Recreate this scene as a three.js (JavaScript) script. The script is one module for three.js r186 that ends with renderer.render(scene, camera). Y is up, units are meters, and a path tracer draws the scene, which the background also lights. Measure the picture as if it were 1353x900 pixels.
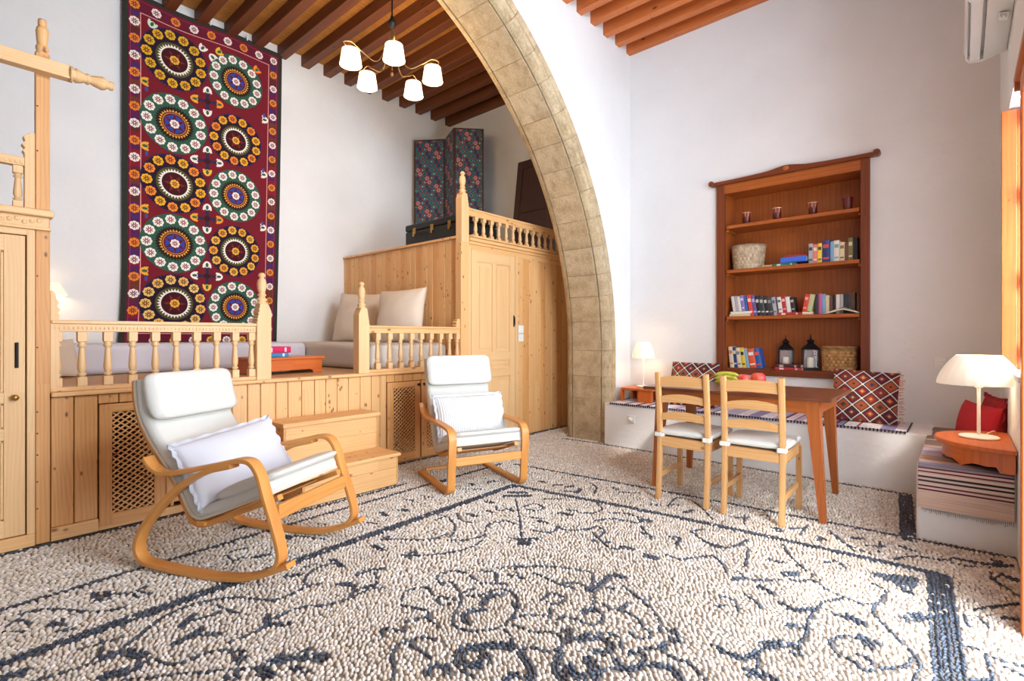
import * as THREE from 'three';
import { RoundedBoxGeometry } from 'three/addons/geometries/RoundedBoxGeometry.js';
import { mergeGeometries, mergeVertices, toCreasedNormals } from 'three/addons/utils/BufferGeometryUtils.js';
import { RectAreaLightUniformsLib } from 'three/addons/lights/RectAreaLightUniformsLib.js';

// World: x runs towards the bookcase wall, n (= -z) towards the wall hanging, y up, metres.
const scene = new THREE.Scene();
const camera = new THREE.PerspectiveCamera(67.46, 1353 / 900, 0.05, 60);
camera.position.set(0, 1.165, 0);
camera.lookAt(0.7501, 1.165, -0.6613);
camera.setViewOffset(1353, 900, 0, 6, 1353, 900);      // level camera, lens shifted a little down
camera.updateProjectionMatrix();
const renderer = new THREE.WebGLRenderer({ antialias: true });
renderer.toneMapping = THREE.LinearToneMapping;
renderer.toneMappingExposure = 0.58;
renderer.shadowMap.enabled = true;
RectAreaLightUniformsLib.init();

// ---------------------------------------------------------------- daylight
scene.background = new THREE.Color(0.75, 0.86, 1.0);
const sun = new THREE.DirectionalLight(new THREE.Color(1.0, 0.95, 0.88), 4.5);
sun.position.set(2.4 - 4.2, 5.2, 0.2 + 4.4); sun.target.position.set(2.4, 0, 0.2);
sun.castShadow = true; sun.shadow.radius = 7; sun.shadow.mapSize.set(2048, 2048);
Object.assign(sun.shadow.camera, { left: -6, right: 6, top: 6, bottom: -6, near: 0.5, far: 25 });
scene.add(sun, sun.target);
function daylight(x0, x1, y0, y1, n, intensity, color, tilt = 0) {      // sky light standing in an opening of the south wall
  const l = new THREE.RectAreaLight(color, intensity, x1 - x0, y1 - y0);
  l.position.set((x0 + x1) / 2, (y0 + y1) / 2, -n);
  l.lookAt((x0 + x1) / 2, (y0 + y1) / 2 - tilt, -n - 1);
  l.castShadow = true; scene.add(l); return l;
}
const SKYC = new THREE.Color(0.77, 0.885, 1.0);
daylight(1.32, 2.78, 0.03, 2.08, -0.80, 29, SKYC);              // open door
daylight(3.66, 4.32, 0.98, 2.51, -0.83, 44, SKYC);              // window over the bench
daylight(-1.32, -0.40, 0.98, 2.55, -0.80, 14, SKYC);            // window on the other side of the door
daylight(1.38, 2.92, 3.07, 4.13, -0.80, 60, SKYC, 0.1);        // high window over the door

// ---------------------------------------------------------------- helpers
const V3 = THREE.Vector3;
function mulberry(a) { return () => { a |= 0; a = a + 0x6D2B79F5 | 0; let t = Math.imul(a ^ a >>> 15, 1 | a); t = t + Math.imul(t ^ t >>> 7, 61 | t) ^ t; return ((t ^ t >>> 14) >>> 0) / 4294967296; }; }
const rnd = mulberry(11);
const rr = (a, b) => a + (b - a) * rnd();
function hash2(i, j, s) { let h = Math.imul(i, 374761393) + Math.imul(j, 668265263) + Math.imul(s, 982451653) | 0; h = Math.imul(h ^ h >>> 13, 1274126177); return ((h ^ h >>> 16) >>> 0) / 4294967296; }
function vnoise(x, y, s = 0) {
  const i = Math.floor(x), j = Math.floor(y), f = x - i, g = y - j, u = f * f * (3 - 2 * f), v = g * g * (3 - 2 * g);
  const a = hash2(i, j, s), b = hash2(i + 1, j, s), c = hash2(i, j + 1, s), d = hash2(i + 1, j + 1, s);
  return a + (b - a) * u + (c - a) * v + (a - b - c + d) * u * v;
}
function fbm(x, y, o = 4, s = 0) { let t = 0, a = 0.5; for (let k = 0; k < o; k++) { t += a * vnoise(x, y, s + k); x *= 2.03; y *= 2.03; a *= 0.5; } return t; }
const clamp = (v, a = 0, b = 1) => Math.min(b, Math.max(a, v));
const mix3 = (a, b, t) => [a[0] + (b[0] - a[0]) * t, a[1] + (b[1] - a[1]) * t, a[2] + (b[2] - a[2]) * t];

function pixelTexture(w, h, fn, srgb = true, rx = 1, ry = 1, wrap = THREE.RepeatWrapping) {
  const d = new Uint8Array(w * h * 4);
  for (let j = 0; j < h; j++) for (let i = 0; i < w; i++) {
    const c = fn((i + 0.5) / w, (j + 0.5) / h), o = (j * w + i) * 4;
    d[o] = clamp(c[0], 0, 255); d[o + 1] = clamp(c[1], 0, 255); d[o + 2] = clamp(c[2], 0, 255); d[o + 3] = 255;
  }
  const t = new THREE.DataTexture(d, w, h, THREE.RGBAFormat);
  t.magFilter = THREE.LinearFilter; t.minFilter = THREE.LinearMipmapLinearFilter; t.generateMipmaps = true;
  t.wrapS = t.wrapT = wrap; t.repeat.set(rx, ry);
  if (srgb) t.colorSpace = THREE.SRGBColorSpace;
  t.needsUpdate = true; return t;
}
function canvasTexture(w, h, draw, rx = 1, ry = 1) {
  const c = document.createElement('canvas'); c.width = w; c.height = h;
  draw(c.getContext('2d'), w, h);
  const t = new THREE.CanvasTexture(c); t.colorSpace = THREE.SRGBColorSpace; t.wrapS = t.wrapT = THREE.RepeatWrapping; t.repeat.set(rx, ry);
  return t;
}
// wood: a sheet 0.6 m across the grain and 1.8 m along it; uv in metres
function woodTexture(seed, base, dark, { knots = 14, ring = 1, streak = 0.5, w = 384, h = 768 } = {}) {
  const r = mulberry(seed), K = [];
  for (let k = 0; k < knots; k++) K.push([r() * 0.6, r() * 1.8, 0.0055 + 0.010 * r() * r(), 0.45 + 0.5 * r()]);
  return pixelTexture(w, h, (u, v) => {
    let x = u * 0.6, y = v * 1.8, knot = 0;
    for (const [kx, ky, kr, ks] of K) {
      const dx = x - kx, dy = (y - ky) * (1.25 - ks * 0.9), d = Math.hypot(dx, dy);
      if (d < kr * 5) { x += dx / (d + 1e-4) * kr * 0.9 * (1 - d / (kr * 5)); knot = Math.max(knot, ks * clamp(1.25 - d / kr)); }
    }
    const warp = fbm(x * 7, y * 0.9, 3, seed) * 0.09;
    const rings = 0.5 + 0.5 * Math.sin((x + warp) * 330 * ring);
    const fine = fbm(x * 260, y * 5, 3, seed + 9), broad = fbm(x * 12, y * 0.7, 3, seed + 17);
    const t = clamp(0.22 * Math.pow(rings, 3) + streak * (fine - 0.35) + 0.55 * (broad - 0.4));
    let c = mix3(base, dark, t);
    if (knot > 0) c = mix3(c, [dark[0] * 0.5, dark[1] * 0.38, dark[2] * 0.34], clamp(knot));
    return c;
  }, true, 1 / 0.6, 1 / 1.8);
}
function mat(o) { const m = new THREE.MeshStandardMaterial({ roughness: 0.6, metalness: 0, ...o }); return m; }
function tinted(m, r, g, b) { const k = m.clone(); k.color.setRGB(r, g, b); return k; }

// geometry: per-triangle box mapping in metres, v along the grain
function boxUV(geo, grain = 'y', ou = rnd() * 0.6, ov = rnd() * 1.8) {
  const g = geo.index ? geo.toNonIndexed() : geo, p = g.attributes.position, uv = new Float32Array(p.count * 2);
  const gi = 'xyz'.indexOf(grain), A = new V3(), B = new V3(), C = new V3(), N = new V3();
  for (let i = 0; i < p.count; i += 3) {
    A.fromBufferAttribute(p, i); B.fromBufferAttribute(p, i + 1); C.fromBufferAttribute(p, i + 2);
    N.copy(B).sub(A).cross(C.clone().sub(A));
    const a = [Math.abs(N.x), Math.abs(N.y), Math.abs(N.z)], k = a.indexOf(Math.max(...a));
    let vi = gi, ui = [0, 1, 2].find((q) => q !== k && q !== gi);
    if (k === gi) { vi = (gi + 1) % 3; ui = (gi + 2) % 3; }
    [A, B, C].forEach((q, m) => { const e = q.toArray(); uv[(i + m) * 2] = e[ui] + ou; uv[(i + m) * 2 + 1] = e[vi] + ov; });
  }
  g.setAttribute('uv', new THREE.BufferAttribute(uv, 2)); return g;
}
function strip(g) { for (const k of Object.keys(g.attributes)) if (!['position', 'normal', 'uv'].includes(k)) g.deleteAttribute(k); return g; }
function merge(list) { return mergeGeometries(list.map((g) => strip(g.index ? g.toNonIndexed() : g))); }
// box between world bounds (x, y, n), edges rounded by r
function wb(x0, x1, y0, y1, n0, n1, grain = 'y', r = 0.003) {
  const w = x1 - x0, h = y1 - y0, d = n1 - n0;
  const g = r > 0 ? new RoundedBoxGeometry(w, h, d, 1, Math.min(r, w / 2.1, h / 2.1, d / 2.1)) : new THREE.BoxGeometry(w, h, d);
  g.translate((x0 + x1) / 2, (y0 + y1) / 2, -(n0 + n1) / 2);
  return boxUV(g, grain);
}
function lb(cx, cy, cz, w, h, d, grain = 'y', r = 0.003) {      // box about a local centre
  const g = r > 0 ? new RoundedBoxGeometry(w, h, d, 1, Math.min(r, w / 2.1, h / 2.1, d / 2.1)) : new THREE.BoxGeometry(w, h, d);
  g.translate(cx, cy, cz); return boxUV(g, grain);
}
function lathe(profile, seg = 14) { return new THREE.LatheGeometry(profile.map(([r, y]) => new THREE.Vector2(r, y)), seg); }
function bar(a, b, w, h, grain = true) {                        // square bar between two points
  const d = new V3().subVectors(b, a), g = new THREE.BoxGeometry(w, d.length(), h);
  const k = boxUV(g, 'y'); k.applyQuaternion(new THREE.Quaternion().setFromUnitVectors(new V3(0, 1, 0), d.clone().normalize()));
  k.translate((a.x + b.x) / 2, (a.y + b.y) / 2, (a.z + b.z) / 2); return k;
}
function tube(points, r, seg = 40, rad = 8, closed = false) {
  return new THREE.TubeGeometry(new THREE.CatmullRomCurve3(points, closed, 'centripetal'), seg, r, rad, closed);
}
// a strip of wood or a cushion bent along a curve [[f, y], ...]: width along z, thickness along the curve's normal
function ribbon(pts, width, thick, { seg = 48, round = 0.16, z = 0, swell = null, smooth = true, taper = null, crease = 0.35 } = {}) {
  const curve = smooth ? new THREE.CatmullRomCurve3(pts.map(([f, y]) => new V3(f, y, 0)), false, 'centripetal') : null;
  const sec = [], r = Math.min(thick, width) * round, hw = width / 2, ht = thick / 2, Q = 3;
  for (const [sx, sy, a0] of [[1, 1, 0], [-1, 1, 1], [-1, -1, 2], [1, -1, 3]])
    for (let k = 0; k <= Q; k++) { const a = (a0 + k / Q) * Math.PI / 2; sec.push([sx * (hw - r) + r * Math.cos(a), sy * (ht - r) + r * Math.sin(a)]); }
  const K = sec.length, pos = [], uv = [], idx = [];
  const S = curve ? curve.getSpacedPoints(seg) : pts.map(([f, y]) => new V3(f, y, 0));
  let len = 0;
  S.forEach((p, i) => {
    const a = S[Math.max(0, i - 1)], b = S[Math.min(S.length - 1, i + 1)], tx = b.x - a.x, ty = b.y - a.y, l = Math.hypot(tx, ty) || 1;
    const nx = -ty / l, ny = tx / l; if (i) len += p.distanceTo(S[i - 1]);
    for (let k = 0; k <= K; k++) {
      const [zz, tt] = sec[k % K], s = swell ? swell(i / (S.length - 1), zz / hw) : 1, ws = taper ? taper(i / (S.length - 1)) : 1;
      pos.push(p.x + nx * tt * s, p.y + ny * tt * s, zz * ws + z); uv.push(k / K * (width + thick) * 2 + 0.1, len);
    }
  });
  const M = K + 1;
  for (let i = 0; i < S.length - 1; i++) for (let k = 0; k < K; k++) { const a = i * M + k, b = a + 1, c = a + M, d = c + 1; idx.push(a, c, b, b, c, d); }
  for (const [i, flip] of [[0, 0], [S.length - 1, 1]]) {
    const c = pos.length / 3; pos.push(S[i].x, S[i].y, z); uv.push(0, 0);
    for (let k = 0; k < K; k++) { const a = i * M + k, b = i * M + (k + 1) % K; flip ? idx.push(c, b, a) : idx.push(c, a, b); }
  }
  const g = new THREE.BufferGeometry();
  g.setAttribute('position', new THREE.Float32BufferAttribute(pos, 3)); g.setAttribute('uv', new THREE.Float32BufferAttribute(uv, 2)); g.setIndex(idx);
  return toCreasedNormals(g, crease);
}
// pillow in the xy plane, thickness along z
function pillow(w, h, t, { seg = 18, pinch = 0.07, e = 0.55, sag = 0, seed = 1, wrinkle = 0.006 } = {}) {
  const mk = (side) => {
    const pos = [], uv = [], idx = [];
    for (let j = 0; j <= seg; j++) for (let i = 0; i <= seg; i++) {
      const u = i / seg * 2 - 1, v = j / seg * 2 - 1, U = Math.sin(u * Math.PI / 2), W = Math.sin(v * Math.PI / 2);
      const b = Math.pow(Math.max(0, (1 - U * U) * (1 - W * W)), e);
      const x = U * w / 2 * (1 - pinch * (1 - W * W)), y = W * h / 2 * (1 - pinch * (1 - U * U)) - sag * b;
      const k = wrinkle * (fbm(U * 3 + seed, W * 3 + side * 5, 3, seed) - 0.45) * Math.min(1, b * 3);
      pos.push(x, y, side * (t / 2 * b + k)); uv.push(U / 2 + 0.5, W / 2 + 0.5);
    }
    for (let j = 0; j < seg; j++) for (let i = 0; i < seg; i++) { const a = j * (seg + 1) + i, b = a + 1, c = a + seg + 1, d = c + 1; side > 0 ? idx.push(a, b, d, a, d, c) : idx.push(a, d, b, a, c, d); }
    const g = new THREE.BufferGeometry(); g.setAttribute('position', new THREE.Float32BufferAttribute(pos, 3)); g.setAttribute('uv', new THREE.Float32BufferAttribute(uv, 2)); g.setIndex(idx); g.computeVertexNormals(); return g;
  };
  return merge([mk(1), mk(-1)]);
}
// frill round a pillow: a thin wavy band in the xy plane
function frill(w, h, d, { wave = 0.006, n = 26, pinch = 0.07 } = {}) {
  const pos = [], uv = [], idx = [], ring = [];
  const per = 160;
  for (let i = 0; i < per; i++) {
    const s = i / per * 4, k = Math.floor(s), f = (s - k) * 2 - 1, q = Math.sin(f * Math.PI / 2);
    const e = 1 - pinch * (1 - q * q);
    const [u, v] = [[q, -e], [e, q], [-q, e], [-e, -q]][k];
    ring.push([u * w / 2, v * h / 2]);
  }
  for (let i = 0; i <= per; i++) {
    const [x, y] = ring[i % per], l = Math.hypot(x / w, y / h) * 2;
    const ox = x * (1 + d / (w / 2)), oy = y * (1 + d / (h / 2)), zz = wave * Math.sin(i / per * Math.PI * 2 * n);
    pos.push(x * 0.96, y * 0.96, 0.003, ox, oy, zz + 0.002, ox, oy, zz - 0.002, x * 0.96, y * 0.96, -0.003);
    for (let k = 0; k < 4; k++) uv.push(i / 20, k / 3);
  }
  for (let i = 0; i < per; i++) for (let k = 0; k < 3; k++) { const a = i * 4 + k, b = a + 1, c = a + 4, e = c + 1; idx.push(a, c, b, b, c, e); }
  const g = new THREE.BufferGeometry(); g.setAttribute('position', new THREE.Float32BufferAttribute(pos, 3)); g.setAttribute('uv', new THREE.Float32BufferAttribute(uv, 2)); g.setIndex(idx); g.computeVertexNormals(); return g.toNonIndexed();
}
function extrude(shape, depth, bevel = 0, seg = 10) {
  return new THREE.ExtrudeGeometry(shape, { depth, bevelEnabled: bevel > 0, bevelThickness: bevel, bevelSize: bevel, bevelSegments: 1, curveSegments: seg });
}
function shapeOf(pts) { const s = new THREE.Shape(); pts.forEach(([x, y], i) => i ? s.lineTo(x, y) : s.moveTo(x, y)); s.closePath(); return s; }

// objects: a thing is a Group at its base; part() takes geometry in world axes, lpart() in the thing's own
const taken = new Map(), bases = new WeakMap();
function numbered(name) { const k = taken.get(name) || 0; taken.set(name, k + 1); return k ? `${name}_${String(k).padStart(3, '0')}` : name; }
function thing(name, label, category, [x, n, y] = [0, 0, 0], turn = 0, group) {
  const o = new THREE.Group(); o.name = numbered(name); o.position.set(x, y, -n); o.rotation.y = turn;
  o.userData = { label, category }; if (group) o.userData.group = group;
  bases.set(o, [x, y, -n]); scene.add(o); return o;
}
function structure(name, label, category, at) { const o = thing(name, label, category, at); o.userData.kind = 'structure'; return o; }
function lpart(parent, name, geo, m) { const o = new THREE.Mesh(geo, m); o.name = name; o.castShadow = o.receiveShadow = true; parent.add(o); bases.set(o, bases.get(parent)); return o; }
function part(parent, name, geo, m) { const b = bases.get(parent); geo.translate(-b[0], -b[1], -b[2]); return lpart(parent, name, geo, m); }
function single(name, label, category, geo, m, at, turn = 0, group) {   // a thing that is one mesh, geometry in its own axes
  const o = new THREE.Mesh(geo, m); o.name = numbered(name); o.castShadow = o.receiveShadow = true; o.position.set(at[0], at[2], -at[1]); o.rotation.y = turn;
  o.userData = { label, category }; if (group) o.userData.group = group; scene.add(o); return o;
}
function copyOf(o, label, at, turn = o.rotation.y) {
  const c = o.clone(); c.name = numbered(o.name.replace(/_\d{3}$/, '')); c.userData = { ...o.userData, label }; c.position.set(at[0], at[2], -at[1]); c.rotation.y = turn; scene.add(c); return c;
}
const ORD = ['first', 'second', 'third', 'fourth', 'fifth', 'sixth', 'seventh', 'eighth', 'ninth', 'tenth', 'eleventh', 'twelfth', 'thirteenth', 'fourteenth', 'fifteenth', 'sixteenth'];
// ---------------------------------------------------------------- materials
const plasterBump = pixelTexture(512, 512, (u, v) => { const k = 255 * (0.6 * fbm(u * 9, v * 9, 5, 3) + 0.3 * fbm(u * 60, v * 60, 2, 8)); return [k, k, k]; }, false, 1 / 2, 1 / 2, THREE.MirroredRepeatWrapping);
const plasterMap = pixelTexture(256, 256, (u, v) => { const k = 0.975 + 0.05 * (fbm(u * 6, v * 6, 4, 5) - 0.45); return [236 * k, 235 * k, 234 * k]; }, true, 1 / 2.6, 1 / 2.6, THREE.MirroredRepeatWrapping);
const M = {
  plaster: mat({ map: plasterMap, bumpMap: plasterBump, bumpScale: 0.006, roughness: 0.92 }),
  pine: mat({ map: woodTexture(21, [226, 176, 117], [192, 128, 71], { knots: 44 }), roughness: 0.5 }),
  pineWarm: mat({ map: woodTexture(22, [217, 160, 98], [175, 106, 50], { knots: 40 }), roughness: 0.5 }),
  palePine: mat({ map: woodTexture(23, [229, 187, 134], [206, 151, 96], { knots: 0, streak: 0.35 }), roughness: 0.48 }),
  birch: mat({ map: woodTexture(24, [214, 148, 76], [178, 104, 42], { knots: 0, streak: 0.4, ring: 0.6, w: 256, h: 512 }), roughness: 0.4 }),
  oak: mat({ map: woodTexture(25, [203, 153, 97], [164, 111, 60], { knots: 8, w: 256, h: 512 }), roughness: 0.48 }),
  cherry: mat({ map: woodTexture(26, [176, 94, 36], [118, 56, 18], { knots: 0, ring: 0.5 }), roughness: 0.38 }),
  cherryDark: mat({ map: woodTexture(34, [122, 56, 22], [78, 32, 12], { knots: 1, ring: 0.5, w: 256, h: 512 }), roughness: 0.38 }),
  teak: mat({ map: woodTexture(27, [112, 60, 34], [68, 34, 19], { knots: 1, ring: 0.6 }), roughness: 0.34 }),
  stool: mat({ map: woodTexture(28, [205, 104, 40], [160, 70, 22], { knots: 2, ring: 0.5, w: 256, h: 512 }), roughness: 0.36 }),
  shutter: mat({ map: woodTexture(29, [206, 102, 42], [160, 66, 22], { knots: 2, ring: 0.6, w: 256, h: 512 }), roughness: 0.4 }),
  beam: mat({ map: woodTexture(30, [116, 62, 28], [68, 33, 13], { knots: 16 }), roughness: 0.6 }),
  beamOrange: mat({ map: woodTexture(31, [204, 114, 56], [150, 76, 32], { knots: 16 }), roughness: 0.55 }),
  darkDoor: mat({ map: woodTexture(32, [66, 36, 24], [40, 20, 14], { knots: 3, w: 256, h: 512 }), roughness: 0.6 }),
  deck: mat({ map: woodTexture(33, [196, 152, 104], [156, 110, 66], { knots: 8 }), roughness: 0.5 }),
  brass: mat({ color: 0xb08a48, metalness: 0.9, roughness: 0.35 }),
  iron: mat({ color: 0x1c1a19, metalness: 0.5, roughness: 0.5 }),
  bronze: mat({ color: 0x8a6a48, metalness: 0.85, roughness: 0.4 }),
  white: mat({ color: 0xefede6, roughness: 0.45 }),
  plastic: mat({ color: 0xe9e9e6, roughness: 0.35 }),
};
const reed = pixelTexture(256, 512, (u, v) => {              // cane matting, canes lying across the beams
  const c = v * 60, k = c - Math.floor(c), id = Math.floor(c), s = Math.sin(k * Math.PI), t = hash2(id, 3, 7), y = fbm(u * 20, id * 7.3, 2, 4);
  return mix3([120, 70, 26], [224 - 40 * t, 158 - 34 * t, 72 - 20 * t], clamp(Math.pow(s, 0.5) * (0.75 + 0.4 * y)));
}, true, 1 / 0.6, 1 / 0.6);
M.reed = mat({ map: reed, roughness: 0.8 });
const stoneMap = pixelTexture(512, 512, (u, v) => {
  const a = fbm(u * 10, v * 10, 4, 41), b = fbm(u * 90, v * 90, 3, 47), c = vnoise(u * 200, v * 200, 50);
  return mix3([198, 178, 146], [150, 128, 96], clamp(1.1 * (a - 0.25) + 0.9 * (b - 0.45) + (c > 0.86 ? 0.3 : 0)));
}, true, 1 / 0.8, 1 / 0.8, THREE.MirroredRepeatWrapping);
const stoneBump = pixelTexture(512, 512, (u, v) => { const k = 255 * (0.5 * fbm(u * 70, v * 70, 4, 47) + 0.5 * fbm(u * 16, v * 16, 3, 44)); return [k, k, k]; }, false, 1 / 0.8, 1 / 0.8, THREE.MirroredRepeatWrapping);
M.stone = mat({ map: stoneMap, bumpMap: stoneBump, bumpScale: 0.012, roughness: 0.95 });
M.stones = [M.stone, tinted(M.stone, 0.93, 0.91, 0.88), tinted(M.stone, 1, 0.98, 0.94), tinted(M.stone, 0.96, 0.93, 0.88)];
const weave = pixelTexture(256, 256, (u, v) => { const k = 128 + 70 * Math.sin(u * 256 * 0.7854) * Math.sin(v * 256 * 0.7854) + 60 * (fbm(u * 12, v * 12, 3, 61) - 0.45); return [k, k, k]; }, false, 6, 6);
const fabric = (r, g, b, extra = {}) => mat({ color: new THREE.Color().setRGB(r, g, b, THREE.SRGBColorSpace), bumpMap: weave, bumpScale: 0.0012, roughness: 0.95, ...extra });
M.cream = fabric(0.84, 0.825, 0.79); M.creamSide = fabric(0.86, 0.80, 0.72); M.whiteCloth = fabric(0.87, 0.87, 0.9);
const ribs = pixelTexture(256, 8, (u) => { const k = 128 + 100 * Math.sin(u * Math.PI * 2 * 34); return [k, k, k]; }, false, 1, 1);
M.ribbed = fabric(0.86, 0.86, 0.85, { bumpMap: ribs, bumpScale: 0.004 });
M.beige = fabric(0.86, 0.79, 0.71); M.sheet = fabric(0.83, 0.82, 0.85); M.sheetBeige = fabric(0.83, 0.79, 0.74);
M.red = fabric(0.78, 0.14, 0.2); M.darkRed = fabric(0.62, 0.1, 0.13);

// ---- embroidered wall hanging
function flower(c, x, y, r, col, hub) {
  c.fillStyle = col; for (let k = 0; k < 8; k++) { const a = k * Math.PI / 4; c.beginPath(); c.arc(x + Math.cos(a) * r * 0.62, y + Math.sin(a) * r * 0.62, r * 0.37, 0, 7); c.fill(); }
  c.strokeStyle = hub; c.lineWidth = r * 0.16; c.beginPath(); for (let k = 0; k < 8; k++) { const a = k * Math.PI / 4 + 0.39; c.moveTo(x + Math.cos(a) * r * 0.12, y + Math.sin(a) * r * 0.12); c.lineTo(x + Math.cos(a) * r * 0.62, y + Math.sin(a) * r * 0.62); } c.stroke();
  c.fillStyle = col; c.beginPath(); c.arc(x, y, r * 0.16, 0, 7); c.fill();
}
function disc(c, x, y, r, col) { c.fillStyle = col; c.beginPath(); c.arc(x, y, r, 0, 7); c.fill(); }
function sawtooth(c, x, y, r0, r1, n, col) { c.fillStyle = col; c.beginPath(); for (let k = 0; k < n * 2; k++) { const a = k / n * Math.PI, r = k % 2 ? r0 : r1; k ? c.lineTo(x + Math.cos(a) * r, y + Math.sin(a) * r) : c.moveTo(x + r, y); } c.closePath(); c.fill(); }
const TAP = { x0: 1.215, x1: 2.775, y0: 0.97, y1: 4.56 };
const tapestryTex = canvasTexture(868, 2000, (c, w, h) => {
  const S = w / (TAP.x1 - TAP.x0), X = (x) => (x - TAP.x0) * S, Y = (y) => (TAP.y1 - y) * h / (TAP.y1 - TAP.y0);
  c.fillStyle = '#2b2e27'; c.fillRect(0, 0, w, h);
  c.fillStyle = '#62102a'; c.fillRect(X(1.262), Y(4.515), X(2.735) - X(1.262), Y(1.02) - Y(4.515));
  const patches = ['#5b1a4c', '#4a1f58', '#6b3a1e', '#8a1426', '#4c2a1c', '#3a2a6a'];
  for (let k = 0; k < 60; k++) { const p = k / 60; const put = (x, y, ww, hh) => { c.fillStyle = patches[Math.floor(hash2(k, ww, 5) * 6)]; c.globalAlpha = 0.75; c.fillRect(X(x), Y(y), ww * S, hh * S); c.globalAlpha = 1; }; put(1.275, 4.5 - p * 3.45, 0.085, 0.055); put(2.635, 4.5 - p * 3.45, 0.085, 0.055); }
  c.fillStyle = '#701222'; c.fillRect(X(1.365), Y(4.375), X(2.62) - X(1.365), Y(1.19) - Y(4.375));
  c.strokeStyle = '#e6a8a0'; c.lineWidth = 4; c.strokeRect(X(1.365), Y(4.375), X(2.62) - X(1.365), Y(1.19) - Y(4.375));
  c.strokeStyle = '#b0384a'; c.lineWidth = 2; c.strokeRect(X(1.28), Y(4.49), X(2.715) - X(1.28), Y(1.06) - Y(4.49));
  let t = 0;
  for (let y = 4.44; y > 1.1; y -= 0.168) { flower(c, X(1.315), Y(y), 0.047 * S, t % 2 ? '#eadfd6' : '#e0812a', '#5a1020'); flower(c, X(2.675), Y(y), 0.043 * S, t % 2 ? '#d98a2c' : '#eadfd6', '#5a1020'); t++; }
  for (let x = 1.5; x < 2.6; x += 0.168) { flower(c, X(x), Y(4.44), 0.045 * S, t % 2 ? '#e0812a' : '#eadfd6', '#5a1020'); flower(c, X(x), Y(1.12), 0.045 * S, t % 2 ? '#e6b43a' : '#eadfd6', '#5a1020'); t++; }
  const leaf = (x, y, a, col) => { c.save(); c.translate(X(x), Y(y)); c.rotate(a); c.fillStyle = col; c.beginPath(); c.ellipse(0, 0.026 * S, 0.03 * S, 0.036 * S, 0, 0, 7); c.fill(); c.beginPath(); for (let k = 0; k < 9; k++) { const q = k / 8 * Math.PI; c.moveTo(Math.cos(q) * 0.034 * S, Math.sin(q) * 0.05 * S); c.arc(Math.cos(q) * 0.034 * S, Math.sin(q) * 0.05 * S, 0.0115 * S, 0, 7); } c.fill(); c.fillStyle = '#2e5a44'; c.beginPath(); c.ellipse(0, 0.02 * S, 0.014 * S, 0.024 * S, 0, 0, 7); c.fill(); c.restore(); };
  const ys = [4.04, 3.375, 2.75, 2.128, 1.503];
  for (let r = 0; r < 5; r++) for (const [x, odd] of [[1.66, 0], [2.262, 1]]) {
    const g = (r + odd) % 2, y = ys[r] - (odd ? 0.015 : 0), cx = X(x), cy = Y(y), R = (odd ? 0.288 : 0.304) * S;
    disc(c, cx, cy, R, g ? '#2c5644' : '#220c26');
    if (!g) { c.strokeStyle = '#4a3a80'; c.lineWidth = 3; c.setLineDash([9, 7]); c.beginPath(); c.arc(cx, cy, R * 0.98, 0, 7); c.stroke(); c.setLineDash([]); }
    const n = 13, cols = g ? ['#efe6dc'] : [['#dca61f', '#d8a824'], ['#e7a92c', '#e8842c'], ['#e6ad28', '#e98a2e'], ['#e39f33', '#e8b246'], ['#e3b25a', '#e6c06a']][r];
    for (let k = 0; k < n; k++) { const a = k / n * Math.PI * 2 + 0.2; flower(c, cx + Math.cos(a) * R * 0.81, cy + Math.sin(a) * R * 0.81, R * 0.165, cols[k % cols.length], g ? '#7a1426' : '#4a1018'); }
    if (g) { sawtooth(c, cx, cy, R * 0.52, R * 0.60, 40, '#28100f'); sawtooth(c, cx, cy, R * 0.40, R * 0.485, 30, '#e4a83a'); disc(c, cx, cy, R * 0.40, '#5e0e1e'); disc(c, cx, cy, R * 0.365, '#d99c36'); disc(c, cx, cy, R * 0.345, '#5e0e1e'); for (let k = 0; k < 6; k++) { const a = k * 1.047; c.fillStyle = '#2c3f94'; c.beginPath(); c.moveTo(cx + Math.cos(a - 0.5) * R * 0.33, cy + Math.sin(a - 0.5) * R * 0.33); c.lineTo(cx + Math.cos(a + 0.5) * R * 0.33, cy + Math.sin(a + 0.5) * R * 0.33); c.lineTo(cx + Math.cos(a) * R * 0.13, cy + Math.sin(a) * R * 0.13); c.fill(); } flower(c, cx, cy, R * 0.15, '#efe6dc', '#7a1426'); }
    else { disc(c, cx, cy, R * 0.56, '#4c4a22'); sawtooth(c, cx, cy, R * 0.42, R * 0.51, 32, '#f0e8dc'); disc(c, cx, cy, R * 0.42, '#f0e8dc'); disc(c, cx, cy, R * 0.39, '#3a0a14'); for (let k = 0; k < 6; k++) { const a = k * 1.047; c.fillStyle = '#7a1a20'; c.beginPath(); c.moveTo(cx + Math.cos(a - 0.3) * R * 0.18, cy + Math.sin(a - 0.3) * R * 0.18); c.lineTo(cx + Math.cos(a + 0.3) * R * 0.18, cy + Math.sin(a + 0.3) * R * 0.18); c.lineTo(cx + Math.cos(a) * R * 0.34, cy + Math.sin(a) * R * 0.34); c.fill(); } flower(c, cx, cy, R * 0.15, r === 2 && odd ? '#dfa23a' : '#e2b03c', '#7a1020'); }
  }
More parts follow.
